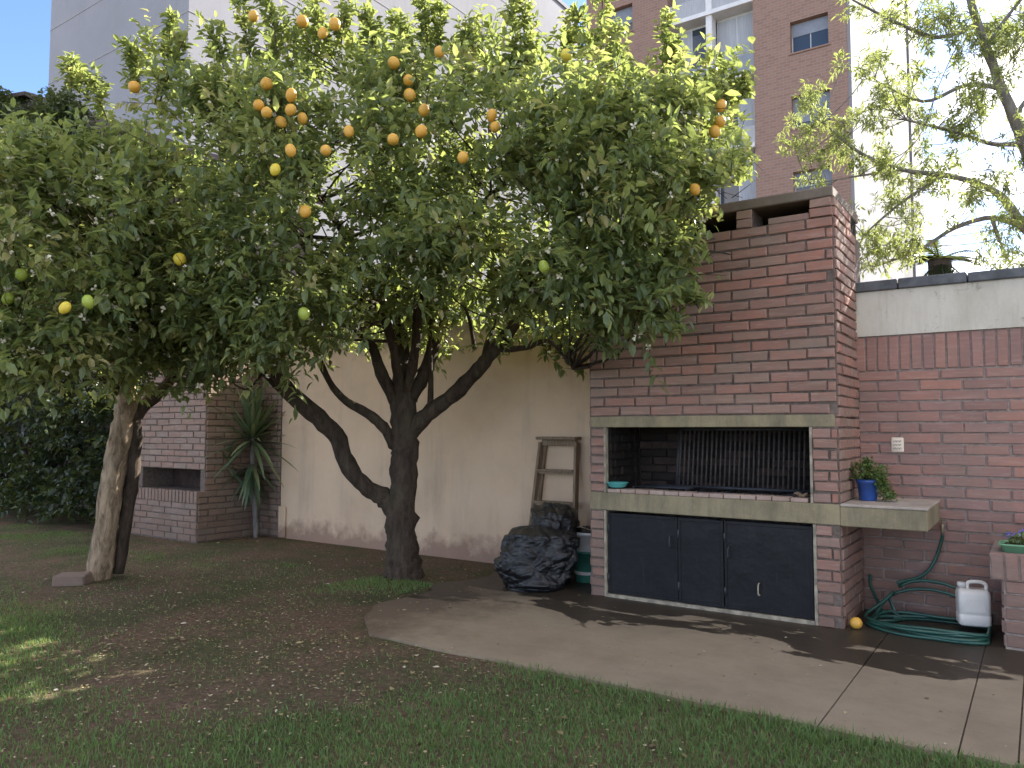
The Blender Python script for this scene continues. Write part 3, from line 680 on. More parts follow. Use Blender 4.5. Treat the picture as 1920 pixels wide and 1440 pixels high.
MB().tube(smooth_path([(-.155, 0, .16), (-.12, -.12, .20), (0, -.16, .235), (.12, -.12, .20), (.155, 0, .16)], 5), .004, 6).build('handle', M['frame_iron'], wbk)
rg = MB(); rings = []
for k, (z, r_) in enumerate(((0, .11), (.03, .115), (.06, .09), (.085, .04))): rings.append([(r_ * (1 + .25 * math.sin(i * 2.3 + k)) * math.cos(i * .3307), r_ * (1 + .25 * math.sin(i * 2.3 + k)) * math.sin(i * .3307), z + .02 * math.sin(i * 1.9)) for i in range(19)])
o = loft(rings).build('rag', M['bag']); o.location = cb + Vector((.005, -.01, .288 + .13)); tag(o, 'crumpled black plastic scrap stuffed in the white bucket', 'plastic scrap')

# hose, jerrycan, fruit on the floor
hc = onG(1748, 1168, .02); print('hose', hc)
hm = simple('hose_green', (.014, .062, .046), .4, .35, 5, .05, .5)
pts = []; N = 300; turns = 5
C0 = Vector((-.66, 6.29))
for i in range(N):
    s_ = i / (N - 1); a = s_ * turns * 2 * math.pi + 2.4; k = int(s_ * turns)
    jr = 1 + .30 * mnoise.noise(Vector((k * 3.1, math.cos(a), math.sin(a)))) - .05 * (k % 3)
    ex, ey = .43 * jr, .29 * jr; ox = .04 * mnoise.noise(Vector((k * 1.7, 5, 0)))
    x = C0.x + ox + ex * math.cos(a); y = C0.y + ey * math.sin(a)
    z = .03 + .016 * (k % 3) + .006 * k + .014 * mnoise.noise(Vector((a * .9, k, 1)))
    if k >= 3:                                   # later loops are propped up against the wall
        q = max(0, math.sin(a - .15)) ** 1.5; z += q * (.20 + .045 * (k - 3)); y = y * (1 - q * .35) + (YR - .07) * q * .35
    y = min(y, YR - .04); x = min(x, px0 - .1)
    pts.append((x, y, max(z, .031)))
tapx = onY(1767, 990, YR - .05)
lead = smooth_path([pts[-1], (tapx.x - .14, YR - .10, .34), (tapx.x - .06, YR - .05, .45), (tapx.x - .01, YR - .05, .6), (tapx.x, YR - .06, tapx.z - .05)], 8)
ho = empty('garden_hose', (C0.x, C0.y, .018)); tag(ho, 'dark green garden hose coiled on the wet patio by the brick wall', 'hose')
child(MB().tube(pts + lead[1:], .0125, 7), 'coil', hm, ho, (C0.x, C0.y, .018))
tailp = smooth_path([pts[0], (pts[0][0] - .12, pts[0][1] + .02, .06), (XR + .16, YR - .22, .10), (XR + .08, YR - .12, .22), (XR + .07, YR - .06, .30)], 8)
child(MB().tube(tailp, .0125, 7), 'loose_end', hm, ho, (C0.x, C0.y, .018))
tpo = empty('garden_tap', (tapx.x, YR - .012, tapx.z)); tag(tpo, 'dull metal garden tap on the brick wall under the shelf end', 'tap')
br = simple('dull_brass', (.20, .17, .12), .5, .3, 10, .1, .5, .6)
MB().tube([(0, .01, .02), (0, -.05, .02)], .013, 8).build('stub_pipe', br, tpo); MB().tube(smooth_path([(0, -.05, .02), (0, -.055, 0), (0, -.05, -.04)], 4), .012, 8).build('spout', br, tpo)
MB().tube([(0, -.04, .03), (0, -.04, .055)], .006, 6).box(-.028, .028, -.047, -.033, .055, .063, .003).build('tap_handle', br, tpo)
jc = empty('jerrycan', (px0 - .20, 6.40, .075), R(14)); tag(jc, 'white plastic jerrycan standing on the coiled hose', 'jerrycan')
wj = simple('jerrycan_plastic', (.66, .625, .57), .45, .08, 5, .08); 
def jr3(w, d, r, z): return rr3(w, d, r, z)
loft([jr3(.088, .07, .025, 0), jr3(.1, .082, .03, .012), jr3(.1, .082, .03, .075), jr3(.097, .079, .03, .08), jr3(.1, .082, .03, .085), jr3(.1, .082, .03, .215), jr3(.095, .076, .03, .235), jr3(.086, .055, .028, .25)]).build('can_body', wj, jc)
MB().tube(smooth_path([(.082, 0, .235), (.084, 0, .275), (.06, 0, .296), (0, 0, .298), (-.03, 0, .285), (-.032, 0, .24)], 5), .013, 8).build('handle', wj, jc)
MB().lathe([(.024, .24), (.024, .262), (.029, .263), (.029, .288), (.024, .291)], (-.068, 0, 0), 16).build('cap', simple('cap_white', (.58, .56, .52), .5, .1, 8, .03), jc)
MB().box(-.06, .06, -.0835, -.0822, .10, .19, .0005).build('embossed_panel', wj, jc)
def fruit_mesh(rx, rz_, nip=.15, seed=0):
    bm = bmesh.new(); bmesh.ops.create_uvsphere(bm, u_segments=12, v_segments=9, radius=1)
    for q in bm.verts:
        z = q.co.z; s_ = 1 + .05 * mnoise.noise(q.co * 2 + Vector((seed, 0, 0))); k = 1 + nip * max(0, -z - .75) * 4 * .25
        q.co = Vector((q.co.x * rx * s_, q.co.y * rx * s_, z * rz_ * k * s_))
    me = bpy.data.meshes.new('fruit'); bm.to_mesh(me); bm.free(); me.polygons.foreach_set('use_smooth', [True] * len(me.polygons)); return me
p = onG(1605, 1168, .06)
fo = link('fallen_fruit', fruit_mesh(.043, .046, .2, 3), M['lemon']); fo.location = (p.x, p.y, .018 + .042); fo.rotation_euler = (1.3, .3, .5); tag(fo, 'fallen orange-yellow citrus fruit on the patio beside the barbecue', 'fruit')
# ------------------------------------------------------------------ foliage tools
def nrm(a): return a / np.maximum(np.linalg.norm(a, axis=1, keepdims=True), 1e-9)
def leaf_arrays(P, D, U, L, Wd, fold=.18, droop=.12):
    """folded pointed leaves: 2 quads each"""
    D = nrm(D); Sd = nrm(np.cross(D, U)); N = np.cross(Sd, D); L = L[:, None]; Wd = Wd[:, None]
    tip = P + D * L - N * L * droop; m1 = P + D * L * .33 + N * L * .025; m2 = P + D * L * .68 - N * L * droop * .35
    up = N * Wd * fold * 2; l1 = m1 + Sd * Wd * .92 + up; l2 = m2 + Sd * Wd * .74 + up * .8; r1 = m1 - Sd * Wd * .92 + up; r2 = m2 - Sd * Wd * .74 + up * .8
    V = np.stack([P, l1, l2, tip, r2, r1, m1, m2], 1).reshape(-1, 3); n = len(P); k = np.arange(n)[:, None] * 8
    tris = [[0, 6, 1], [1, 6, 7], [1, 7, 2], [2, 7, 3], [0, 5, 6], [5, 4, 7], [5, 7, 6], [4, 3, 7]]
    Fq = np.concatenate([k + np.array([q]) for q in tris], 1).reshape(-1, 3)
    return V, Fq
def to_np(a): return np.array([tuple(q) for q in a], dtype=float)
def rnd_dir(n): return nrm(rng.normal(size=(n, 3)))
def clump_leaves(C, Rr, axis_c, nshoot, nleaf, L, up=.35, out=.7, Sl=(.16, .34), tint0=.45, tvar=.28, keep=None, wr=(.2, .27)):
    """shoots of leaves round clump centres C (n,3) with radii Rr"""
    n = len(C); ci = np.repeat(np.arange(n), nshoot); m = len(ci)
    d = rnd_dir(m); outv = nrm(C[ci] - axis_c); d = nrm(d + outv * out + np.array([0, 0, up]))
    st = C[ci] + rnd_dir(m) * (Rr[ci] * rng.uniform(.1, .95, m) ** .6)[:, None]
    sl = rng.uniform(*Sl, m); ctint = np.clip(rng.normal(tint0, .19, n), 0, 1)
    si = np.repeat(np.arange(m), nleaf); k = np.tile(np.arange(nleaf), m); t = (k + rng.uniform(0, 1, len(si))) / nleaf
    P = st[si] + d[si] * (sl[si] * t)[:, None]
    side = rnd_dir(len(si)); side = nrm(side - d[si] * np.sum(side * d[si], 1, keepdims=True))
    D = nrm(d[si] * rng.uniform(.25, .8, len(si))[:, None] + side * rng.uniform(.5, 1, len(si))[:, None] + np.array([0, 0, -.12]))
    U = nrm(np.array([0, 0, 1.]) + rnd_dir(len(si)) * .55)
    Ls = rng.uniform(L[0], L[1], len(si)); Wd = Ls * rng.uniform(wr[0], wr[1], len(si))
    tint = np.clip(ctint[ci][si] + rng.normal(0, tvar * .6, len(si)) + (rng.random(m) < .16)[si] * .32, 0, 1)
    if keep is not None:
        q = keep(P + D * Ls[:, None]) & keep(P); P, D, U, Ls, Wd, tint, si = P[q], D[q], U[q], Ls[q], Wd[q], tint[q], si[q]
    return P, D, U, Ls, Wd, tint, st, d, sl
def ellipsoid_clumps(E, spacing=.3):
    """E: (px,py,Z, rpx,rpy, rz metres, count) -> clump centres, biased to the shell"""
    out = []
    for px, py, Z, rx, ry, rz_, n in E:
        for i in range(n):
            d = rv(); r_ = random.uniform(.35, 1) ** .45
            out.append(pt(px + d.x * rx * r_, py - d.y * ry * r_, Z + d.z * rz_ * r_))
    return out
one_leaf = None
def leaf_object_mesh(mat):
    V, Fq = leaf_arrays(np.zeros((1, 3)), np.array([[0, 1., 0]]), np.array([[0, 0, 1.]]), np.array([1.]), np.array([.24]))
    me = big_mesh('leaf', V, Fq); me.materials.append(mat); return me
def add_leaf_objects(parent, me, P, D, U, Ls):
    for p, d, u, l in zip(P, D, U, Ls):
        d = Vector(d).normalized(); s_ = d.cross(Vector(u)).normalized(); nn = s_.cross(d)
        Mx = Matrix((s_, d, nn)).transposed().to_4x4() @ Matrix.Scale(l, 4); Mx.translation = Vector(p) - parent.location
        o = bpy.data.objects.new('leaf', me); COL.objects.link(o); o.parent = parent; o.matrix_local = Mx
def twigs_from(limbs, C, mbx, r0=.012, sag=.0):
    L = [Vector(p) for l in limbs for p in l]
    for c in C:
        c = Vector(c); best = min(L, key=lambda q: (q - c).length + (0 if q.z < c.z + .1 else .8 * (q.z - c.z)))
        ln = (c - best).length; mid = best.lerp(c, .5) + rv() * ln * .10 + Vector((0, 0, -.06 * ln))
        P, Rr = smooth_path([best, mid, c], 3, [max(r0 * (.5 + ln * .8), .005), r0 * .6, .004]); mbx.tube(P, Rr, 5, cap=False)
def petals(C, n, size):
    ci = rng.integers(0, len(C), n); P = C[ci]; Vs = []; Fs = []; k = 0
    for p in P:
        q = rv()
        for j in range(5):
            d = (rv() + q * .4).normalized(); s_ = d.cross(q).normalized() * size * .3
            a = Vector(p); Vs += [a, a + d * size * .6 + s_, a + d * size, a + d * size * .6 - s_]; Fs.append((k, k + 1, k + 2, k + 3)); k += 4
    return big_mesh('blossoms', to_np(Vs), np.array(Fs))

# ------------------------------------------------------------------ the forked lemon tree
FR1 = [(500, 157, 5.7, 0), (546, 178, 5.5, 0), (485, 197, 5.5, 0), (500, 211, 5.5, 0), (545, 206, 5.5, 0), (567, 222, 5.6, 0), (527, 229, 5.6, 0), (654, 246, 5.5, 0), (611, 282, 5.3, 0), (545, 282, 5.3, 0), (737, 261, 5.4, 0), (790, 246, 5.4, 0), (795, 206, 5.6, 0),
        (824, 97, 6.2, 0), (868, 295, 5.3, 0), (922, 216, 5.6, 0), (928, 238, 5.6, 0), (475, 30, 6.4, 0), (605, 62, 6.4, 0), (628, 45, 6.4, 0), (567, 40, 6.4, 0), (252, 163, 6.3, 0), (766, 150, 6.2, 0), (768, 178, 6.2, 0), (1062, 103, 6.3, 1), (1352, 198, 5.5, 0), (1350, 228, 5.5, 0), (1340, 247, 5.5, 0), (1303, 355, 5.0, 0), (1020, 500, 5.1, 2), (570, 588, 5.4, 2), (572, 396, 5.2, 0), (516, 318, 5.3, 1), (738, 118, 6.3, 0)]
FR2 = [(122, 577, 4.95, 1), (337, 486, 5.5, 1), (40, 515, 5.3, 2), (165, 566, 5.1, 2), (15, 560, 5.3, 2)]
def clear_fruit(P, D, Ls, lst):
    """leaves never grow through or right over a fruit"""
    c = P + D * Ls[:, None] * .5; Z = -sT * c[:, 0] + cT * c[:, 1]; ok = np.ones(len(P), bool)
    for a, b, z, k in lst:
        p = np.array(pt(a, b, z)); d = c - p; v = nrm(np.array([[0, 0, CH]]) - p)[0]; al = d @ v; ra = np.linalg.norm(d - al[:, None] * v, axis=1)
        ok &= ~((ra < .085) & (al > -.06) & (al < .9) & (rng.random(len(P)) < .93))
    return ok
def okspace(p):
    x, y, z = p[:, 0], p[:, 1], p[:, 2]
    Z = -sT * x + cT * y; X = cT * x + sT * y; pu = 960 + F * X / Z; pv = 805 - F * (z - CH) / Z; jt = 45 * np.sin(x * 9.1 + z * 7.3) * np.sin(z * 11.7 + y * 5.1)     # the crown stops short of the chimney top
    return ~((pu > 1335 + jt) & (pv > 345) & (pu < 1700)) & (pu < 1425 + jt) & ~((x > XL - .12) & (x < XR + .1) & (y > YF - .05) & (z < ZC + .12)) & ~((y > YP - .08) & (z < zpw + .1)) & (z > .4)
ZB = depth(onG(755, 1082)); base = onG(757, 1080); print('tree', base, ZB)
tree = empty('citrus_tree', (base.x, base.y, 0)); tag(tree, 'spreading citrus tree with forked dark trunk laden with orange-yellow fruit', 'tree')
to = tree.location.copy(); U = F / ZB
def limb(pts, name='limb', mat='bark', root=tree, n=10, rough=.3):
    """pts: (px,py,dZ,r px)"""
    P = [pt(a, b, ZB + c) for a, b, c, r in pts]; P, Rr = smooth_path(P, 5, [r / U for *_, r in pts])
    m = MB().tube(P, Rr, n, rough=rough, seed=len(pts)); m.v = [tuple(Vector(q) - root.location) for q in m.v]
    m.build(name, M[mat], root); return P
limbs = []
limb([(757, 1094, 0, 44), (757, 1070, 0, 33), (754, 1020, 0, 29), (752, 960, 0, 28), (757, 900, 0, 24), (758, 850, 0, 23), (757, 800, 0, 24), (756, 755, 0, 25), (752, 725, 0, 18)], 'trunk', n=16, rough=.35)
LB = [[(752, 965, 0, 24), (722, 935, -.03, 19), (690, 915, -.08, 15), (655, 878, -.15, 15), (628, 815, -.2, 16), (575, 765, -.3, 16), (535, 728, -.35, 15), (470, 660, -.5, 11), (390, 560, -.7, 8), (320, 450, -.8, 5)],
      [(757, 822, 0, 21), (800, 778, -.05, 15), (850, 740, -.12, 14), (900, 690, -.3, 13), (940, 640, -.5, 12), (1010, 560, -.8, 9), (1110, 470, -1.2, 7), (1220, 390, -1.5, 4)],
      [(752, 755, 0, 20), (752, 660, .05, 15), (748, 560, .1, 13), (745, 440, .1, 10), (735, 300, 0, 7), (720, 170, 0, 4)],
      [(768, 745, 0, 16), (800, 690, .08, 13), (818, 620, .15, 12), (830, 540, .2, 10), (870, 430, .25, 7), (920, 280, .2, 4)],
      [(745, 755, 0, 14), (715, 700, -.1, 11), (697, 650, -.15, 9), (650, 590, -.2, 8), (580, 480, -.3, 6), (500, 330, -.3, 4)],
      [(745, 835, 0, 14), (718, 800, -.05, 10), (690, 775, -.1, 9), (640, 745, -.15, 7), (605, 690, -.2, 6), (570, 600, -.3, 5)],
      [(757, 760, .02, 12), (780, 650, -.25, 9), (790, 560, -.5, 8), (850, 440, -.8, 6), (960, 330, -1.0, 4)],
      [(752, 740, -.02, 12), (735, 640, -.3, 9), (690, 520, -.6, 7), (620, 400, -.9, 5), (540, 280, -1.0, 3)],
      [(905, 690, -.3, 7), (915, 640, -.3, 5), (940, 560, -.3, 4)], [(805, 775, -.05, 6), (808, 720, -.05, 5), (806, 650, -.05, 4), (812, 560, 0, 3)],
      [(925, 655, -.45, 6), (985, 652, -.6, 5), (1030, 640, -.8, 4), (1075, 690, -.9, 2)], [(890, 655, -.3, 4), (880, 600, -.25, 3), (865, 560, -.25, 2)]]
for l in LB: limbs.append(limb(l))
E = [(640, 340, 6.7, 300, 230, 1.3, 46), (930, 320, 6.5, 290, 210, 1.2, 44), (1200, 330, 5.5, 170, 170, .55, 30), (1110, 500, 5.6, 170, 90, .5, 20),
     (400, 330, 6.5, 200, 190, 1.1, 34), (520, 570, 6.2, 190, 110, .8, 26), (330, 600, 6.3, 150, 90, .8, 14), (880, 500, 6.1, 200, 70, .6, 14), (1260, 220, 6.0, 150, 90, .5, 11),
     (620, 140, 6.9, 170, 80, .7, 14), (830, 150, 6.9, 150, 80, .7, 12), (1050, 190, 6.6, 150, 80, .7, 12), (380, 170, 6.8, 150, 80, .6, 9), (700, 560, 6.9, 160, 50, .5, 8), (640, 450, 5.6, 260, 130, .3, 12), (1180, 560, 5.5, 120, 60, .4, 8), (1330, 270, 5.35, 100, 100, .4, 8), (760, 250, 6.0, 350, 150, .5, 24), (420, 480, 5.7, 170, 130, .4, 14), (1080, 260, 5.9, 200, 130, .5, 16), (430, 650, 6.2, 130, 60, .4, 8), (560, 560, 7.7, 240, 35, .4, 16), (820, 540, 7.7, 150, 35, .35, 8)]  # last two rows: back clumps added to close a gap letting sun through
C = ellipsoid_clumps(E) + [Vector((random.uniform(-9.2, -3.9), random.uniform(6.1, 6.7), random.uniform(2.45, 3.1))) for i in range(20)] + [Vector((random.uniform(-5.6, -3.5), random.uniform(5.5, 6.5), random.uniform(2.2, 2.8))) for i in range(22)]  # both random lists are clumps added to block sun patches on the ground
Cn = to_np(C); q = okspace(Cn); Cn = Cn[q]
ac = np.array(pt(740, 520, 6.7))
keep = okspace
P, D, Uv, Ls, Wd, T, st_, dd, sl_ = clump_leaves(Cn, np.full(len(Cn), .235), ac, 17, 8, (.06, .12), keep=keep)
# upright sprigs breaking the outline
SP = [(150, 175, 6.6, 130, 120), (200, 220, 6.6, 175, 150), (255, 170, 6.6, 250, 90), (330, 140, 6.6, 318, 42), (300, 190, 6.6, 345, 75), (470, 110, 6.8, 455, 5), (520, 100, 6.8, 500, -10), (600, 90, 6.9, 590, 0), (640, 80, 6.9, 650, 5),
      (700, 90, 6.9, 690, 35), (800, 100, 6.9, 790, 10), (810, 120, 6.9, 830, 20), (870, 120, 6.9, 880, 60), (960, 110, 6.8, 965, -20), (990, 120, 6.8, 985, 10), (1050, 140, 6.7, 1062, 60), (1090, 120, 6.6, 1085, 30), (1125, 140, 6.6, 1130, -20), (1160, 150, 6.5, 1150, 60), (1250, 170, 6.2, 1245, 45), (1260, 160, 6.2, 1258, 100),
      (1380, 200, 5.9, 1395, 135), (1330, 470, 5.3, 1372, 478), (1290, 560, 5.3, 1312, 580), (1200, 600, 5.4, 1262, 612), (1100, 600, 5.6, 1130, 660), (760, 110, 6.9, 745, 40), (420, 130, 6.7, 400, 60)]
tw = MB(); spP = []
for a, b, z, c, d in SP:
    p0, p1 = pt(a, b, z), pt(c, d, z - random.uniform(0, .15)); tw.tube(smooth_path([p0, p0.lerp(p1, .5) + rv() * .03, p1], 3), [.007, .007, .006, .006, .005, .004, .003], 5, cap=False)
    for k in np.linspace(.05, 1, 9): spP.append(p0.lerp(p1, k))
spN = to_np(spP); sp = clump_leaves(spN, np.full(len(spN), .06), spN.mean(0) - np.array([0, 0, 2]), 4, 6, (.055, .10), up=.8, Sl=(.06, .16), tint0=.52, keep=okspace)
P, D, Uv, Ls, Wd, T = [np.concatenate([a, b]) for a, b in zip((P, D, Uv, Ls, Wd, T), sp[:6])]
q = clear_fruit(P, D, Ls, FR1 + FR2); P, D, Uv, Ls, Wd, T = [w[q] for w in (P, D, Uv, Ls, Wd, T)]
near = np.argsort((-sT * P[:, 0] + cT * P[:, 1]) / Ls)[:290]; msk = np.ones(len(P), bool); msk[near] = False
V, Fq = leaf_arrays(P[msk], D[msk], Uv[msk], Ls[msk], Wd[msk])
print('lemon leaves', len(P))
cr_ = link('crown', big_mesh('crown', V - np.array(to), Fq, np.repeat(T[msk], 8)), M['leaf'], tree); tag(cr_, kind='stuff')
LM = leaf_object_mesh(M['leaf_o']); add_leaf_objects(tree, LM, P[near], D[near], Uv[near], Ls[near])
twigs_from(limbs, Cn, tw)
shs = rng.choice(len(st_), min(1500, len(st_)), replace=False)
for i in shs: tw.tube([st_[i], st_[i] + dd[i] * sl_[i] * .9], [.0035, .002], 4, cap=False)
tw.v = [tuple(Vector(q) - to) for q in tw.v]; tag(tw.build('twigs', M['bark'], tree), kind='stuff')
bl = petals(st_[okspace(st_)], 2600, .03); o = link('blossoms', bl, M['petal'], tree); o.location = -to; tag(o, kind='stuff')
FM = [fruit_mesh(.042, .047, .3, 1), fruit_mesh(.044, .044, .2, 2), fruit_mesh(.039, .049, .3, 5)]
def fruits(lst, parent):
    for a, b, Z, k in lst:
        p = pt(a, b, Z); o = link('fruit', FM[random.randrange(3)].copy(), (M['lemon'], M['lemon_y'], M['lemon_g'])[k], parent); o.location = p - parent.location
        o.rotation_euler = (random.uniform(-.4, .4), random.uniform(-.4, .4), random.uniform(0, 6)); o.scale = [random.uniform(.95, 1.15) * Z / 5.9] * 3
fruits(FR1, tree)

# ------------------------------------------------------------------ leaning tree at the left
b2 = onG(187, 1085); Z2 = depth(b2); print('tree2', b2, Z2)
tree2 = empty('leaning_citrus_tree', (b2.x, b2.y, 0)); tag(tree2, 'citrus tree with pale flaking trunk leaning over the bare soil', 'tree'); to2 = tree2.location.copy()
ZB = Z2; U = F / Z2
l2 = [limb([(182, 1096, 0, 26), (188, 1060, 0, 22), (200, 980, 0, 20), (213, 890, 0, 20), (226, 820, 0, 21), (238, 770, 0, 20), (236, 720, -.1, 15), (200, 620, -.3, 11), (140, 500, -.6, 7), (90, 380, -.8, 4)], 'trunk', 'bark_pale', tree2, 14, .22)]
for l in [[(236, 800, .02, 16), (262, 768, .05, 13), (300, 735, .05, 11), (330, 690, .0, 10), (320, 600, -.1, 7), (300, 480, -.3, 4)], [(236, 740, 0, 12), (160, 680, -.5, 9), (60, 600, -.9, 6), (-40, 520, -1.1, 4)], [(232, 750, 0, 11), (260, 620, -.5, 8), (240, 480, -.8, 5)]]: l2.append(limb(l, 'limb', 'bark', tree2))
limb([(222, 1075, .12, 10), (238, 960, .12, 12), (250, 870, .08, 13), (252, 800, .04, 12), (243, 745, .0, 9)], 'second_stem', 'bark', tree2)
E2 = [(70, 470, 5.9, 230, 190, .9, 50), (-120, 480, 6.0, 160, 200, .9, 22), (230, 560, 6.2, 150, 130, .7, 24), (60, 620, 5.6, 170, 70, .5, 18), (60, 350, 6.2, 130, 80, .6, 14), (300, 650, 6.4, 90, 60, .4, 10), (180, 430, 6.2, 160, 120, .7, 16)]
C2 = to_np(ellipsoid_clumps(E2)); C2 = C2[C2[:, 2] > 1.5]
P, D, Uv, Ls, Wd, T, st2, dd2, sl2 = clump_leaves(C2, np.full(len(C2), .24), np.array(pt(100, 520, 6.2)), 17, 8, (.06, .125), tint0=.54)
q = clear_fruit(P, D, Ls, FR2); P, D, Uv, Ls, Wd, T = [w[q] for w in (P, D, Uv, Ls, Wd, T)]
near = np.argsort((-sT * P[:, 0] + cT * P[:, 1]) / Ls + 9 * (np.abs((cT * P[:, 0] + sT * P[:, 1]) / (-sT * P[:, 0] + cT * P[:, 1])) > .66))[:240]; msk = np.ones(len(P), bool); msk[near] = False
V, Fq = leaf_arrays(P[msk], D[msk], Uv[msk], Ls[msk], Wd[msk])
tag(link('crown', big_mesh('crown', V - np.array(to2), Fq, np.repeat(T[msk], 8)), M['leaf'], tree2), kind='stuff')
add_leaf_objects(tree2, LM, P[near], D[near], Uv[near], Ls[near])
tw = MB(); twigs_from(l2, C2, tw)
for i in rng.choice(len(st2), 600, replace=False): tw.tube([st2[i], st2[i] + dd2[i] * sl2[i] * .9], [.0035, .002], 4, cap=False)
tw.v = [tuple(Vector(q) - to2) for q in tw.v]; tag(tw.build('twigs', M['bark'], tree2), kind='stuff')
o = link('blossoms', petals(st2, 1400, .03), M['petal'], tree2); o.location = -to2; tag(o, kind='stuff')
fruits(FR2, tree2)
p = onG(165, 1092); sb = MB().box(-.16, .13, -.09, .09, -.02, .10, .015); 
for i, q in enumerate(sb.v): sb.v[i] = tuple(Vector(q) + rv() * .008)
o = sb.build('stone_block', M['brick_old']); o.location = (p.x - .02, p.y - .12, 0); o.rotation_euler.z = TH + .1; tag(o, 'rough stone block at the foot of the pale leaning trunk', 'stone')

# ------------------------------------------------------------------ yucca
yb = onG(480, 1008); yu = empty('yucca', (yb.x, yb.y, 0)); tag(yu, 'spiky yucca with sword leaves between brick oven and plastered wall', 'yucca'); ZY = depth(yb); print('yucca', yb, ZY)
def yp(px, py, dz=0): return pt(px, py, ZY + dz) - yu.location
MB().tube(smooth_path([(0, 0, -.01), yp(478, 930), yp(474, 870), yp(474, 820)], 4), .035, 8, rough=.3).build('stem', M['bark_grey'], yu)
MB().tube(smooth_path([yp(477, 940), yp(450, 900, -.05), yp(424, 868, -.1)], 4), .025, 8, rough=.3).build('stem', M['bark_grey'], yu)
def sword(p, d, L, w, sag):
    d = Vector(d).normalized(); s_ = d.cross(Vector((0, 0, 1)))
    s_ = s_.normalized() if s_.length > .05 else Vector((1, 0, 0)); v = []
    for i, (t_, ww) in enumerate(((0, .5), (.25, 1), (.55, .9), (.8, .55), (1, .04))):
        c = p + d * L * t_ + Vector((0, 0, -sag * L * t_ * t_)); nn = s_.cross(d) * .25 * w * ww
        v += [c + s_ * w * ww + nn, c, c - s_ * w * ww + nn]
    f = [(i * 3 + k, i * 3 + k + 1, i * 3 + k + 4, i * 3 + k + 3) for i in range(4) for k in (0, 1)]
    MB().add(v, f, True).build('leaf', M['yucca'], yu)
for (cx_, cy_, n, L, lo) in ((474, 822, 84, .78, -.6), (424, 868, 36, .38, -.5), (474, 875, 34, .5, -1.15)):
    c = yp(cx_, cy_, -.1 if cx_ < 450 else 0)
    for i in range(n):
        a = i * 2.399 + random.uniform(-.2, .2); el = lo + (1.5 - lo) * (i / n) ** .85
        if cy_ == 875: el = random.uniform(-1.3, -.1)
        sword(c + Vector((0, 0, .1 * (i / n) - .05)), (math.cos(a) * math.cos(el), math.sin(a) * math.cos(el), math.sin(el)), L * random.uniform(.85, 1.1), .027, .10 if el > .5 else .2)

# ------------------------------------------------------------------ hedge and neighbour house at the far left
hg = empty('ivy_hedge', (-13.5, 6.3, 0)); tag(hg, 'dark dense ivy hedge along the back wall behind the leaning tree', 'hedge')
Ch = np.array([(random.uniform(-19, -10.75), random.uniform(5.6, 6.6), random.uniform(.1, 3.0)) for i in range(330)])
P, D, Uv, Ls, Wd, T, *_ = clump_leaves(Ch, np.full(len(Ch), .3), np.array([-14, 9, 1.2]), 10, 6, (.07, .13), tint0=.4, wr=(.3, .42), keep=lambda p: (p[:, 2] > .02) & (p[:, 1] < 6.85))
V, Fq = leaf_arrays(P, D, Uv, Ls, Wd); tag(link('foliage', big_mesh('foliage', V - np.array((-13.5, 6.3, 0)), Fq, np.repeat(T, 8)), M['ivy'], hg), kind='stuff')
m = MB()
for i in range(40):
    x = random.uniform(-5, 2.7); m.tube(smooth_path([(x, .35 + random.uniform(-.1, .1), -.02), (x + random.uniform(-.3, .3), .3, 1.2), (x + random.uniform(-.6, .6), .2, 2.6)], 4), .018, 5, cap=False)
m.build('stems', M['bark'], hg)
nh = empty('neighbour_house', (-19, 9, 0)); tag(nh, 'dark low house with sloping tiled roof beyond the hedge', 'house'); no_ = Vector((-19, 9, 0))
a, b, c = onY(-330, 240, 9), onY(62, 176, 9), onY(206, 252, 9); print('house', a, b, c)
m = MB(); prof = [(a.x, 0), (c.x, 0), (c.x, c.z - .12), (b.x, b.z - .12), (a.x, a.z - .12)]
m.add([(x, y, z) for y in (9.05, 15) for x, z in prof], [(0, 1, 2, 3, 4), (9, 8, 7, 6, 5)] + [(i, i + 5, (i + 1) % 5 + 5, (i + 1) % 5) for i in range(5)])
child(m, 'wall', simple('dark_render', (.085, .07, .06), .9, .4, 2, .3, .2), nh, no_)
rm = simple('dark_roof_tile', (.055, .04, .035), .85, .5, 6, .5, .2)
for (p0, p1) in ((a, b), (b, c)):
    e = (p1 - p0).normalized() * .15; p0_, p1_ = p0 - (e if p0 is a else e * 0), p1 + (e if p1 is c else e * 0)
    nrow = 24
    for i in range(nrow):
        y0, y1 = 8.8 + i * 6.4 / nrow, 8.8 + (i + 1) * 6.4 / nrow - .02
        child(MB().add([(p0_.x, y0, p0_.z - .1), (p1_.x, y0, p1_.z - .1), (p1_.x, y1, p1_.z - .1), (p0_.x, y1, p0_.z - .1), (p0_.x, y0, p0_.z), (p1_.x, y0, p1_.z), (p1_.x, y1, p1_.z + .02), (p0_.x, y1, p0_.z + .02)], [(0, 3, 2, 1), (4, 5, 6, 7), (0, 1, 5, 4), (1, 2, 6, 5), (2, 3, 7, 6), (3, 0, 4, 7)]), 'roof_tile_row', rm, nh, no_)
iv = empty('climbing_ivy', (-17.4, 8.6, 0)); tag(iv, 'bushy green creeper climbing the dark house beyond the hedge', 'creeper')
Ci = to_np([onY(100 + random.gauss(0, 34), 235 + random.gauss(0, 28), 8.7 + random.uniform(-.3, .2)) for i in range(60)] + [onY(random.uniform(-60, 150), random.uniform(270, 560), 8.7 + random.uniform(-.2, .2)) for i in range(90)] + [onY(15 + random.gauss(0, 25), 222 + random.gauss(0, 14), 8.7) for i in range(18)])
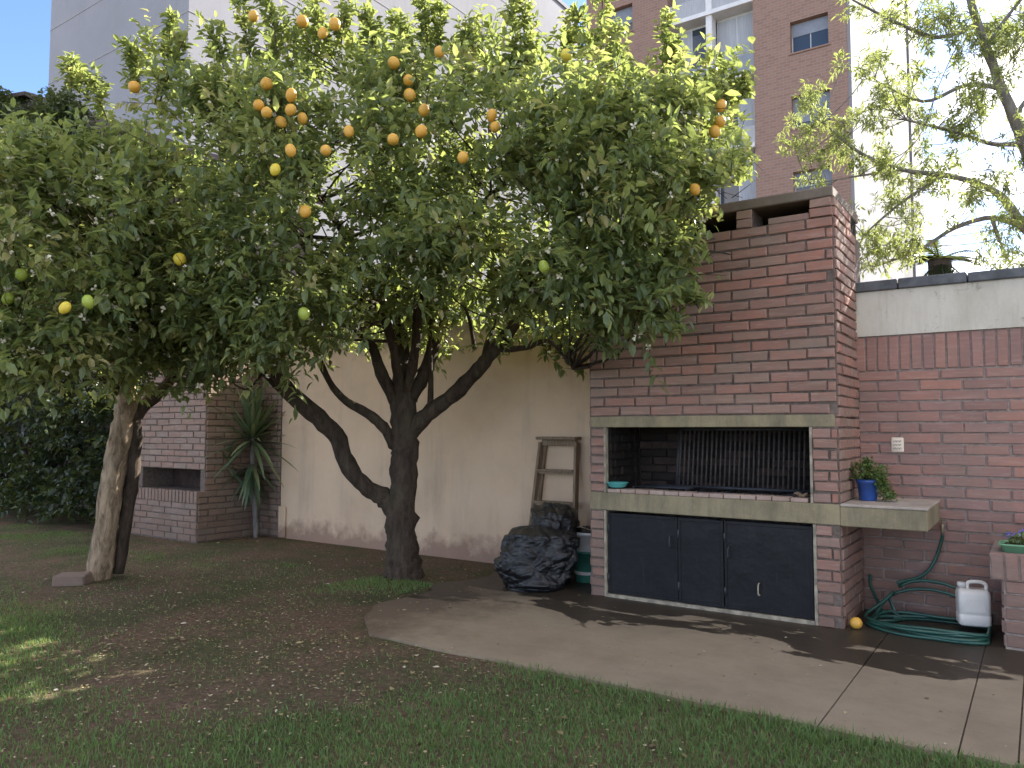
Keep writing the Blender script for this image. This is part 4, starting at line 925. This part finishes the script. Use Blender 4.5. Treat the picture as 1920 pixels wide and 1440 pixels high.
P, D, Uv, Ls, Wd, T, *_ = clump_leaves(Ci, np.full(len(Ci), .3), Ci.mean(0) + np.array([0, 2, -1]), 12, 6, (.08, .14), tint0=.75, wr=(.3, .4))
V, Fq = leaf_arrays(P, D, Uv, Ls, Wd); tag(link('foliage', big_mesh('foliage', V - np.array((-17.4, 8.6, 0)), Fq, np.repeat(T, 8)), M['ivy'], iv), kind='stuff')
m = MB()
for i in range(16):
    x = random.uniform(-1.5, 1.5); m.tube(smooth_path([(x, .2, -.02), (x * 1.1, .25, 2.5), (x * .8, .2, 5.6)], 4), .025, 5, cap=False)
m.build('stems', M['bark'], iv)

# ------------------------------------------------------------------ buildings behind
def facade_mat(name, c, streak=.35):
    t = NT(name); P = t.gen(); a = t.noise(.35, 6, .65, vec=P); col = t.ramp(a, [(.3, tuple(q * .88 for q in c)), (.7, c)])
    b = t.noise(.9, 6, .7, vec=P, stretch=(2.5, 2.5, .12)); col = t.mix(t.ramp(b, [(.5, 0.), (.8, streak)]), col, tuple(q * .6 for q in c))
    t.bump(t.noise(14, 5, .7, vec=P), .2, .02); return t.set(col, .9, .2)
M['white'] = facade_mat('white_render', (.265, .265, .29)); M['seam'] = simple('seam_grey', (.30, .29, .29), .9, .2, 3, .1)
M['grey'] = facade_mat('grey_render', (.23, .222, .24), .5)
YW = 18.4; wx1 = onY(352, 100, YW).x; wx0 = onY(93, 100, YW).x; HW = 34
wb_ = empty('white_apartment_block', (wx1, YW, 0)); wo_ = Vector((wx1, YW, 0)); tag(wb_, 'tall blank whitish apartment block rising behind the fruit-laden tree', 'building')
child(MB().box(wx0, wx1, YW, 52, -.1, HW), 'wall', M['white'], wb_, wo_)
zl = onY(352, 21, YW).z; print('white block', wx0, wx1, zl)
for k in range(-4, 5):
    z = zl + k * 2.85
    child(MB().box(wx0 - .02, wx1 + .02, YW - .02, 52, z - .022, z + .022), 'floor_seam', M['seam'], wb_, wo_)
child(MB().box(wx0 - .1, wx1 + .1, YW - .1, 52.1, HW + .001, HW + .3), 'parapet', M['white'], wb_, wo_)
def tower_brick():
    t = NT('tower_brick'); P = t.gen(); s = t.node('ShaderNodeSeparateXYZ'); t.l.new(P, s.inputs[0])
    cxy = t.math('ADD', s.outputs[0], s.outputs[1]); cb_ = t.node('ShaderNodeCombineXYZ'); t.l.new(cxy, cb_.inputs[0]); t.l.new(s.outputs[2], cb_.inputs[1])
    bt = t.node('ShaderNodeTexBrick'); t.l.new(cb_.outputs[0], bt.inputs['Vector']); bt.inputs['Scale'].default_value = 1
    bt.inputs['Brick Width'].default_value = .29; bt.inputs['Row Height'].default_value = .12; bt.inputs['Mortar Size'].default_value = .012
    bt.inputs['Color1'].default_value = (.225, .135, .105, 1); bt.inputs['Color2'].default_value = (.27, .165, .125, 1); bt.inputs['Mortar'].default_value = (.25, .21, .19, 1)
    n = t.noise(.6, 5, .7, vec=P); col = t.mix(t.ramp(n, [(.4, 0.), (.8, .3)]), bt.outputs['Color'], (.26, .17, .14)); return t.set(col, .9, .15)
M['tower'] = tower_brick()
t = NT('window_glass'); M['glass'] = t.set((.035, .045, .06), .06, .6); M['slabw'] = simple('white_slab', (.60, .60, .61), .7, .08, 3, .05)
M['frame'] = simple('window_frame', (.5, .5, .51), .5, .08, 3, 0); M['blind'] = simple('roller_blind', (.20, .22, .26), .7, .12, 3, 0); M['curtain'] = simple('curtain', (.34, .35, .37), .8, .15, 4, 0, stretch=(4, 1, .3))
YT = 31.0; tx = [onY(q, 60, YT).x for q in (1100, 1140, 1186, 1252, 1412, 1481, 1553, 1588)]
za_, zb_ = onY(1516, 32, YT).z, onY(1516, 92, YT).z; zc_ = onY(1525, 172, YT).z; SH = za_ - zc_; print('tower', tx, za_, zb_, zc_, SH)
HT = 38; tb = empty('brick_apartment_tower', (tx[0], YT, 0)); tbo = Vector((tx[0], YT, 0)); tag(tb, 'brick apartment tower with glazed balconies rising behind the barbecue chimney', 'building')
child(MB().box(tx[0] + .01, tx[7] - .01, YT + .9, 53, -.1, HT), 'tower_core', M['grey'], tb, tbo)
child(MB().box(tx[7] - .009, tx[7] + .12, YT + .02, 43.6, -.1, HT + .2).box(tx[7] - .009, tx[7] + .12, 48.2, 53, -.1, HT + .2), 'side_wall', M['grey'], tb, tbo)
child(MB().box(tx[7] - .009, tx[7] + .02, 43.6, 48.2, -.1, HT), 'dark_light_shaft', simple('shaft_dark', (.07, .065, .07), .8, .3, 2, .1), tb, tbo)
for a, b in ((0, 1), (2, 3), (4, 5), (6, 7)): child(MB().box(tx[a], tx[b] - (.0 if b < 7 else .01), YT, YT + .89, -.1, HT), 'brick_pier', M['tower'], tb, tbo)
nf = int(HT / SH) + 1; z0_ = zb_ - SH * math.floor(zb_ / SH)
for k in range(nf):
    zs_ = z0_ + k * SH
    for ci_, (a, b, lo, hi) in enumerate(((1, 2, 0, za_ - zb_), (5, 6, 0, za_ - zb_))):
        ztop_ = min(zs_ + SH, HT)
        if zs_ + hi < ztop_: child(MB().box(tx[a], tx[b], YT + .004, YT + .88, zs_ + hi, ztop_), 'spandrel', M['tower'], tb, tbo)
        w_ = child(MB().box(tx[a] + .001, tx[b] - .001, YT + .30, YT + .34, zs_ + .001, zs_ + hi - .001), 'window', M['frame'], tb, tbo)
        mid = (tx[a] + tx[b]) / 2
        for s_, e_ in ((tx[a] + .05, mid - .02), (mid + .02, tx[b] - .05)): MB().box(s_, e_, YT + .285, YT + .299, zs_ + .05, zs_ + hi - .05).build('pane', M['glass'], w_)
        if random.random() < .75: MB().box(tx[a] + .04, tx[b] - .04, YT + .265, YT + .28, zs_ + hi * random.uniform(.0, .6), zs_ + hi - .01).build('blind', M['blind'], w_)
        child(MB().box(tx[a] - .05, tx[b] + .05, YT - .05, YT + .26, zs_ - .06, zs_ - .001), 'window_sill', M['tower'], tb, tbo)
    # glazed balconies
    zl_ = zs_ - .35; a, b = tx[3], tx[4]; mid = (a + b) / 2
    child(MB().box(a + .001, b - .001, YT - .12, YT + .88, zl_ - .09, zl_ + .09), 'balcony_slab', M['slabw'], tb, tbo)
    child(MB().box(mid - .13, mid + .13, YT - .02, YT + .5, zl_ + .091, zl_ + SH - .091), 'balcony_post', M['slabw'], tb, tbo)
    for s_, e_ in ((a + .002, mid - .135), (mid + .135, b - .002)):
        w_ = child(MB().box(s_, e_, YT + .62, YT + .66, zl_ + .091, zl_ + SH - .091), 'window', M['frame'], tb, tbo)
        m3 = s_ + (e_ - s_) * .5
        for u0, u1 in ((s_ + .06, m3 - .03), (m3 + .03, e_ - .06)): MB().box(u0, u1, YT + .60, YT + .615, zl_ + .15, zl_ + SH - .2).build('pane', M['glass'] if random.random() < .6 else M['curtain'], w_)
        MB().box(s_, e_, YT + .02, YT + .05, zl_ + .091, zl_ + .85).build('balustrade', M['blind'] if k % 2 else M['curtain'], w_)
child(MB().box(tx[0] - .1, tx[7] + .1, YT - .1, 53.1, HT + .21, HT + .5), 'parapet', M['slabw'], tb, tbo)

# ------------------------------------------------------------------ palm behind the right wall
pb = pt(1762, 488, 17); pm = empty('palm', (pb.x, pb.y, 0)); tag(pm, 'dark palm crown showing above the dark coping of the cream-banded wall', 'palm')
MB().tube([(0, 0, -.1), (.1, 0, pb.z * .5), (0, 0, pb.z)], [.28, .22, .24], 10, rough=.3).build('trunk', M['bark'], pm)
pal = leaf_mat('palm_leaf', IS, .15, obj=True)
for i in range(34):
    a = i * 2.399; el = random.uniform(-.7, .9); L = random.uniform(.6, 1.05); d = Vector((math.cos(a) * math.cos(el), math.sin(a) * math.cos(el), math.sin(el)))
    s_ = d.cross(Vector((0, 0, 1))).normalized(); m = MB(); c0 = Vector((0, 0, pb.z)); sp_ = [c0 + d * L * t_ + Vector((0, 0, -.45 * L * t_ * t_)) for t_ in np.linspace(0, 1, 9)]
    m.tube(sp_, [.02 - .0018 * q for q in range(9)], 4, cap=False)
    for j in range(1, 9):
        for sg in (-1, 1):
            for q in (0, .5):
                c = sp_[j].lerp(sp_[j - 1], q); e = (d * .6 + s_ * sg + Vector((0, 0, -.35))).normalized() * (.34 - .025 * j); w_ = d * .022; m.add([c - w_, c + e, c + w_], [(0, 1, 2)])
    m.build('frond', pal, pm)

# ------------------------------------------------------------------ feathery tree overhanging the right wall
tb3 = Vector((.95, 8.75, 0)); t3 = empty('feathery_tree', tb3); tag(t3, 'feathery fine-leaved tree overhanging the cream-banded brick wall against the sky', 'tree')
ZB = 7.2; U = F / ZB
w3 = lambda l: [tuple(q) for q in l]
pts3 = [tb3 + Vector((0, 0, -.05)), tb3 + Vector((-.03, -.05, 1.6)), pt(1985, 520, 7.3), pt(1955, 380, 7.25), pt(1918, 262, 7.2), pt(1872, 150, 7.2), pt(1825, 20, 7.2), pt(1790, -130, 7.2)]
Pq, Rq = smooth_path(pts3, 5, [.15, .12, .09, .07, .055, .045, .035, .015]); m = MB().tube(Pq, Rq, 12, rough=.3); m.v = [tuple(Vector(q) - tb3) for q in m.v]; m.build('trunk', M['bark_grey'], t3)
l3 = [Pq[12:]]
for l in [[(1968, 470, .05, 11), (1920, 425, 0, 9), (1880, 372, -.05, 7), (1840, 346, -.1, 6), (1770, 328, -.15, 5), (1690, 318, -.2, 4), (1610, 285, -.25, 3), (1545, 230, -.3, 1.5)], [(1925, 428, 0, 7), (1860, 408, .1, 5), (1790, 428, .1, 4), (1720, 470, .05, 3), (1640, 500, 0, 1.5)],
          [(1920, 268, 0, 6), (1862, 270, -.1, 4), (1800, 250, -.2, 3), (1700, 225, -.3, 2)], [(1835, 45, 0, 6), (1760, 70, -.1, 4), (1680, 42, -.2, 3), (1590, -5, -.3, 1.5)], [(1880, 165, 0, 6), (1810, 160, .2, 4), (1730, 190, .3, 3), (1640, 150, .2, 1.5)],
          [(1770, 328, -.15, 3), (1690, 380, -.2, 2.5), (1620, 440, -.2, 1.5)], [(1690, 318, -.2, 2.5), (1610, 330, -.25, 2), (1520, 345, -.3, 1)], [(1860, 408, .1, 4), (1880, 470, .1, 3), (1900, 500, .1, 2)], [(1850, 90, 0, 5), (1890, 30, -.2, 3), (1940, -30, -.3, 2)],
          [(1900, 220, 0, 5), (1950, 150, .2, 4), (1990, 60, .3, 3)], [(1960, 400, 0, 6), (2040, 300, 0, 5), (2090, 180, 0, 3)]]: l3.append(limb(l, 'limb', 'bark_grey', t3, 7))
RG = [(1540, 190, 48, 9), (1640, 140, 42, 8), (1505, 268, 26, 5), (1575, 285, 45, 9), (1605, 230, 40, 7), (1660, 300, 55, 12), (1700, 200, 70, 14), (1640, 465, 55, 13), (1700, 395, 60, 12), (1745, 330, 55, 10), (1800, 205, 90, 22), (1850, 100, 95, 24), (1900, 55, 60, 12), (1885, 425, 55, 10), (1765, 65, 60, 12), (1700, 55, 50, 8), (1895, 490, 40, 8), (1835, 345, 60, 10), (1530, 330, 28, 4), (1610, 20, 30, 3), (1960, 250, 70, 12), (2000, 100, 110, 22), (1800, -80, 120, 20), (2060, 250, 100, 16), (1680, 470, 40, 6)]
C3 = to_np([pt(x + random.gauss(0, r_ * .5), y + random.gauss(0, r_ * .5), 7.1 + random.gauss(0, .28)) for x, y, r_, n in RG for i in range(n)])
C3 = C3[C3[:, 1] > 6.95]
P, D, Uv, Ls, Wd, T, st3, dd3, sl3 = clump_leaves(C3, np.full(len(C3), .10), C3.mean(0), 9, 9, (.045, .085), up=.2, out=.3, Sl=(.05, .14), tint0=.5, wr=(.09, .13))
V, Fq = leaf_arrays(P, D, Uv, Ls, Wd); tag(link('crown', big_mesh('crown', V - np.array(tb3), Fq, np.repeat(T, 8)), M['pepper'], t3), kind='stuff')
tw = MB(); twigs_from(l3, C3, tw, .006)
for i in range(0, len(st3), 2): tw.tube([st3[i], st3[i] + dd3[i] * sl3[i]], [.002, .0012], 3, cap=False)
tw.v = [tuple(Vector(q) - tb3) for q in tw.v]; tag(tw.build('twigs', M['bark_grey'], t3), kind='stuff')

# ------------------------------------------------------------------ grass and litter
def in_view(x, y, mg=90):
    Z = -sT * x + cT * y; X = cT * x + sT * y; px = 960 + F * X / np.maximum(Z, .1); py = 805 + F * CH / np.maximum(Z, .1)
    return (Z > 1) & (px > -mg * 2) & (px < 1920 + mg * 2) & (py < 1440 + mg * 2)
def fbm(x, y, s): return np.array([mnoise.noise(Vector((a * s, b * s, 2.2))) + .5 * mnoise.noise(Vector((a * s * 2.7, b * s * 2.7, 7.7))) for a, b in zip(x, y)])
n = 520000; x = rng.uniform(-13, 3, n); y = rng.uniform(.6, 5.6, n)
q = in_view(x, y) & ((y < 3.99) | (x < -4.7)); x, y = x[q], y[q]
dens = fbm(x, y, .9) * .55
bare = np.exp(-(((x + 4.6) / 1.9) ** 2 + ((y - 3.7) / 1.15) ** 2))
dens += .62 - 1.15 * bare - .55 * (x < -5.5) * np.clip((y - 2.6) / 1.2, 0, 1) + .35 * np.clip((x + 3.4) / 1, 0, 1)
q = rng.random(len(x)) < np.clip(dens, .04, 1); x, y, dens = x[q], y[q], dens[q]
n = len(x); print('grass', n)
gzv = np.array([gz(a, b) for a, b in zip(x, y)]); h = rng.uniform(.016, .042, n) * (.7 + .5 * np.clip(dens, 0, 1)); edge = (y > 3.8) & (x > -4.4); h = np.where(edge, h * rng.uniform(1, 1.7, n), h)
an = rng.uniform(0, 6.28, n); le = rng.uniform(.1, .9, n) * h; ld_ = rng.uniform(0, 6.28, n); w = rng.uniform(.0018, .0035, n)
B = np.stack([x, y, gzv - .003], 1); sd_ = np.stack([np.cos(an), np.sin(an), 0 * an], 1) * w[:, None]; le_ = np.stack([np.cos(ld_) * le, np.sin(ld_) * le, h], 1)
midp = B + le_ * np.array([.35, .35, .6]); V = np.stack([B - sd_, B + sd_, midp + sd_ * .8, midp - sd_ * .8, B + le_], 1).reshape(-1, 3)
k = np.arange(n)[:, None] * 5; Fq = np.concatenate([k + np.array([[0, 1, 2]]), k + np.array([[0, 2, 3]]), k + np.array([[3, 2, 4]])], 1).reshape(-1, 3)
Tg = np.repeat(np.clip(rng.normal(.45, .2, n) + .12 * fbm(x, y, 1.5) + (rng.random(n) < .05) * .4, 0, 1), 5)
go_ = link('grass', big_mesh('grass', V, Fq, Tg), M['grass']); tag(go_, 'short patchy green lawn grass around the bare soil', 'grass', kind='stuff')
n = 60000; x = rng.uniform(-11, 2, n); y = rng.uniform(.8, 6.6, n)
q = in_view(x, y); x, y = x[q], y[q]
pd = .12 + .9 * np.exp(-(((x + 4.6) / 2.1) ** 2 + ((y - 3.6) / 1.7) ** 2)); onp = (x > -4.5) & (y > 3.97); pd = np.where(onp, .03 + .25 * np.clip((-3.6 - x) / .8, 0, 1), pd)
q = (rng.random(len(x)) < pd) & ~((y > 5.9) & (x > XL - .9)); x, y = x[q], y[q]; n = len(x); onp = (x > -4.5) & (y > 3.97); print('litter', n)
z = np.where(onp, .0205, np.array([gz(a, b) for a, b in zip(x, y)]) + .004) + rng.uniform(0, .012, n) * ~onp
Lq = rng.uniform(.008, .024, n) * np.where(rng.random(n) < .06, 2.0, 1)
D = nrm(np.stack([rng.normal(size=n), rng.normal(size=n), rng.normal(size=n) * .12], 1)); Uu = nrm(np.array([0, 0, 1.]) + rnd_dir(n) * .35)
Uu[onp] = (0, 0, 1.); D[onp, 2] = 0
V, Fq = leaf_arrays(np.stack([x, y, z], 1), D, Uu, Lq, Lq * rng.uniform(.2, .4, n), fold=.12, droop=0)
o = link('fallen_litter', big_mesh('fallen_litter', V, Fq, np.repeat(rng.random(n) ** 1.2, 8)), M['litter']); tag(o, 'pale petals and dry leaves littering the soil under the trees', 'litter', kind='stuff')
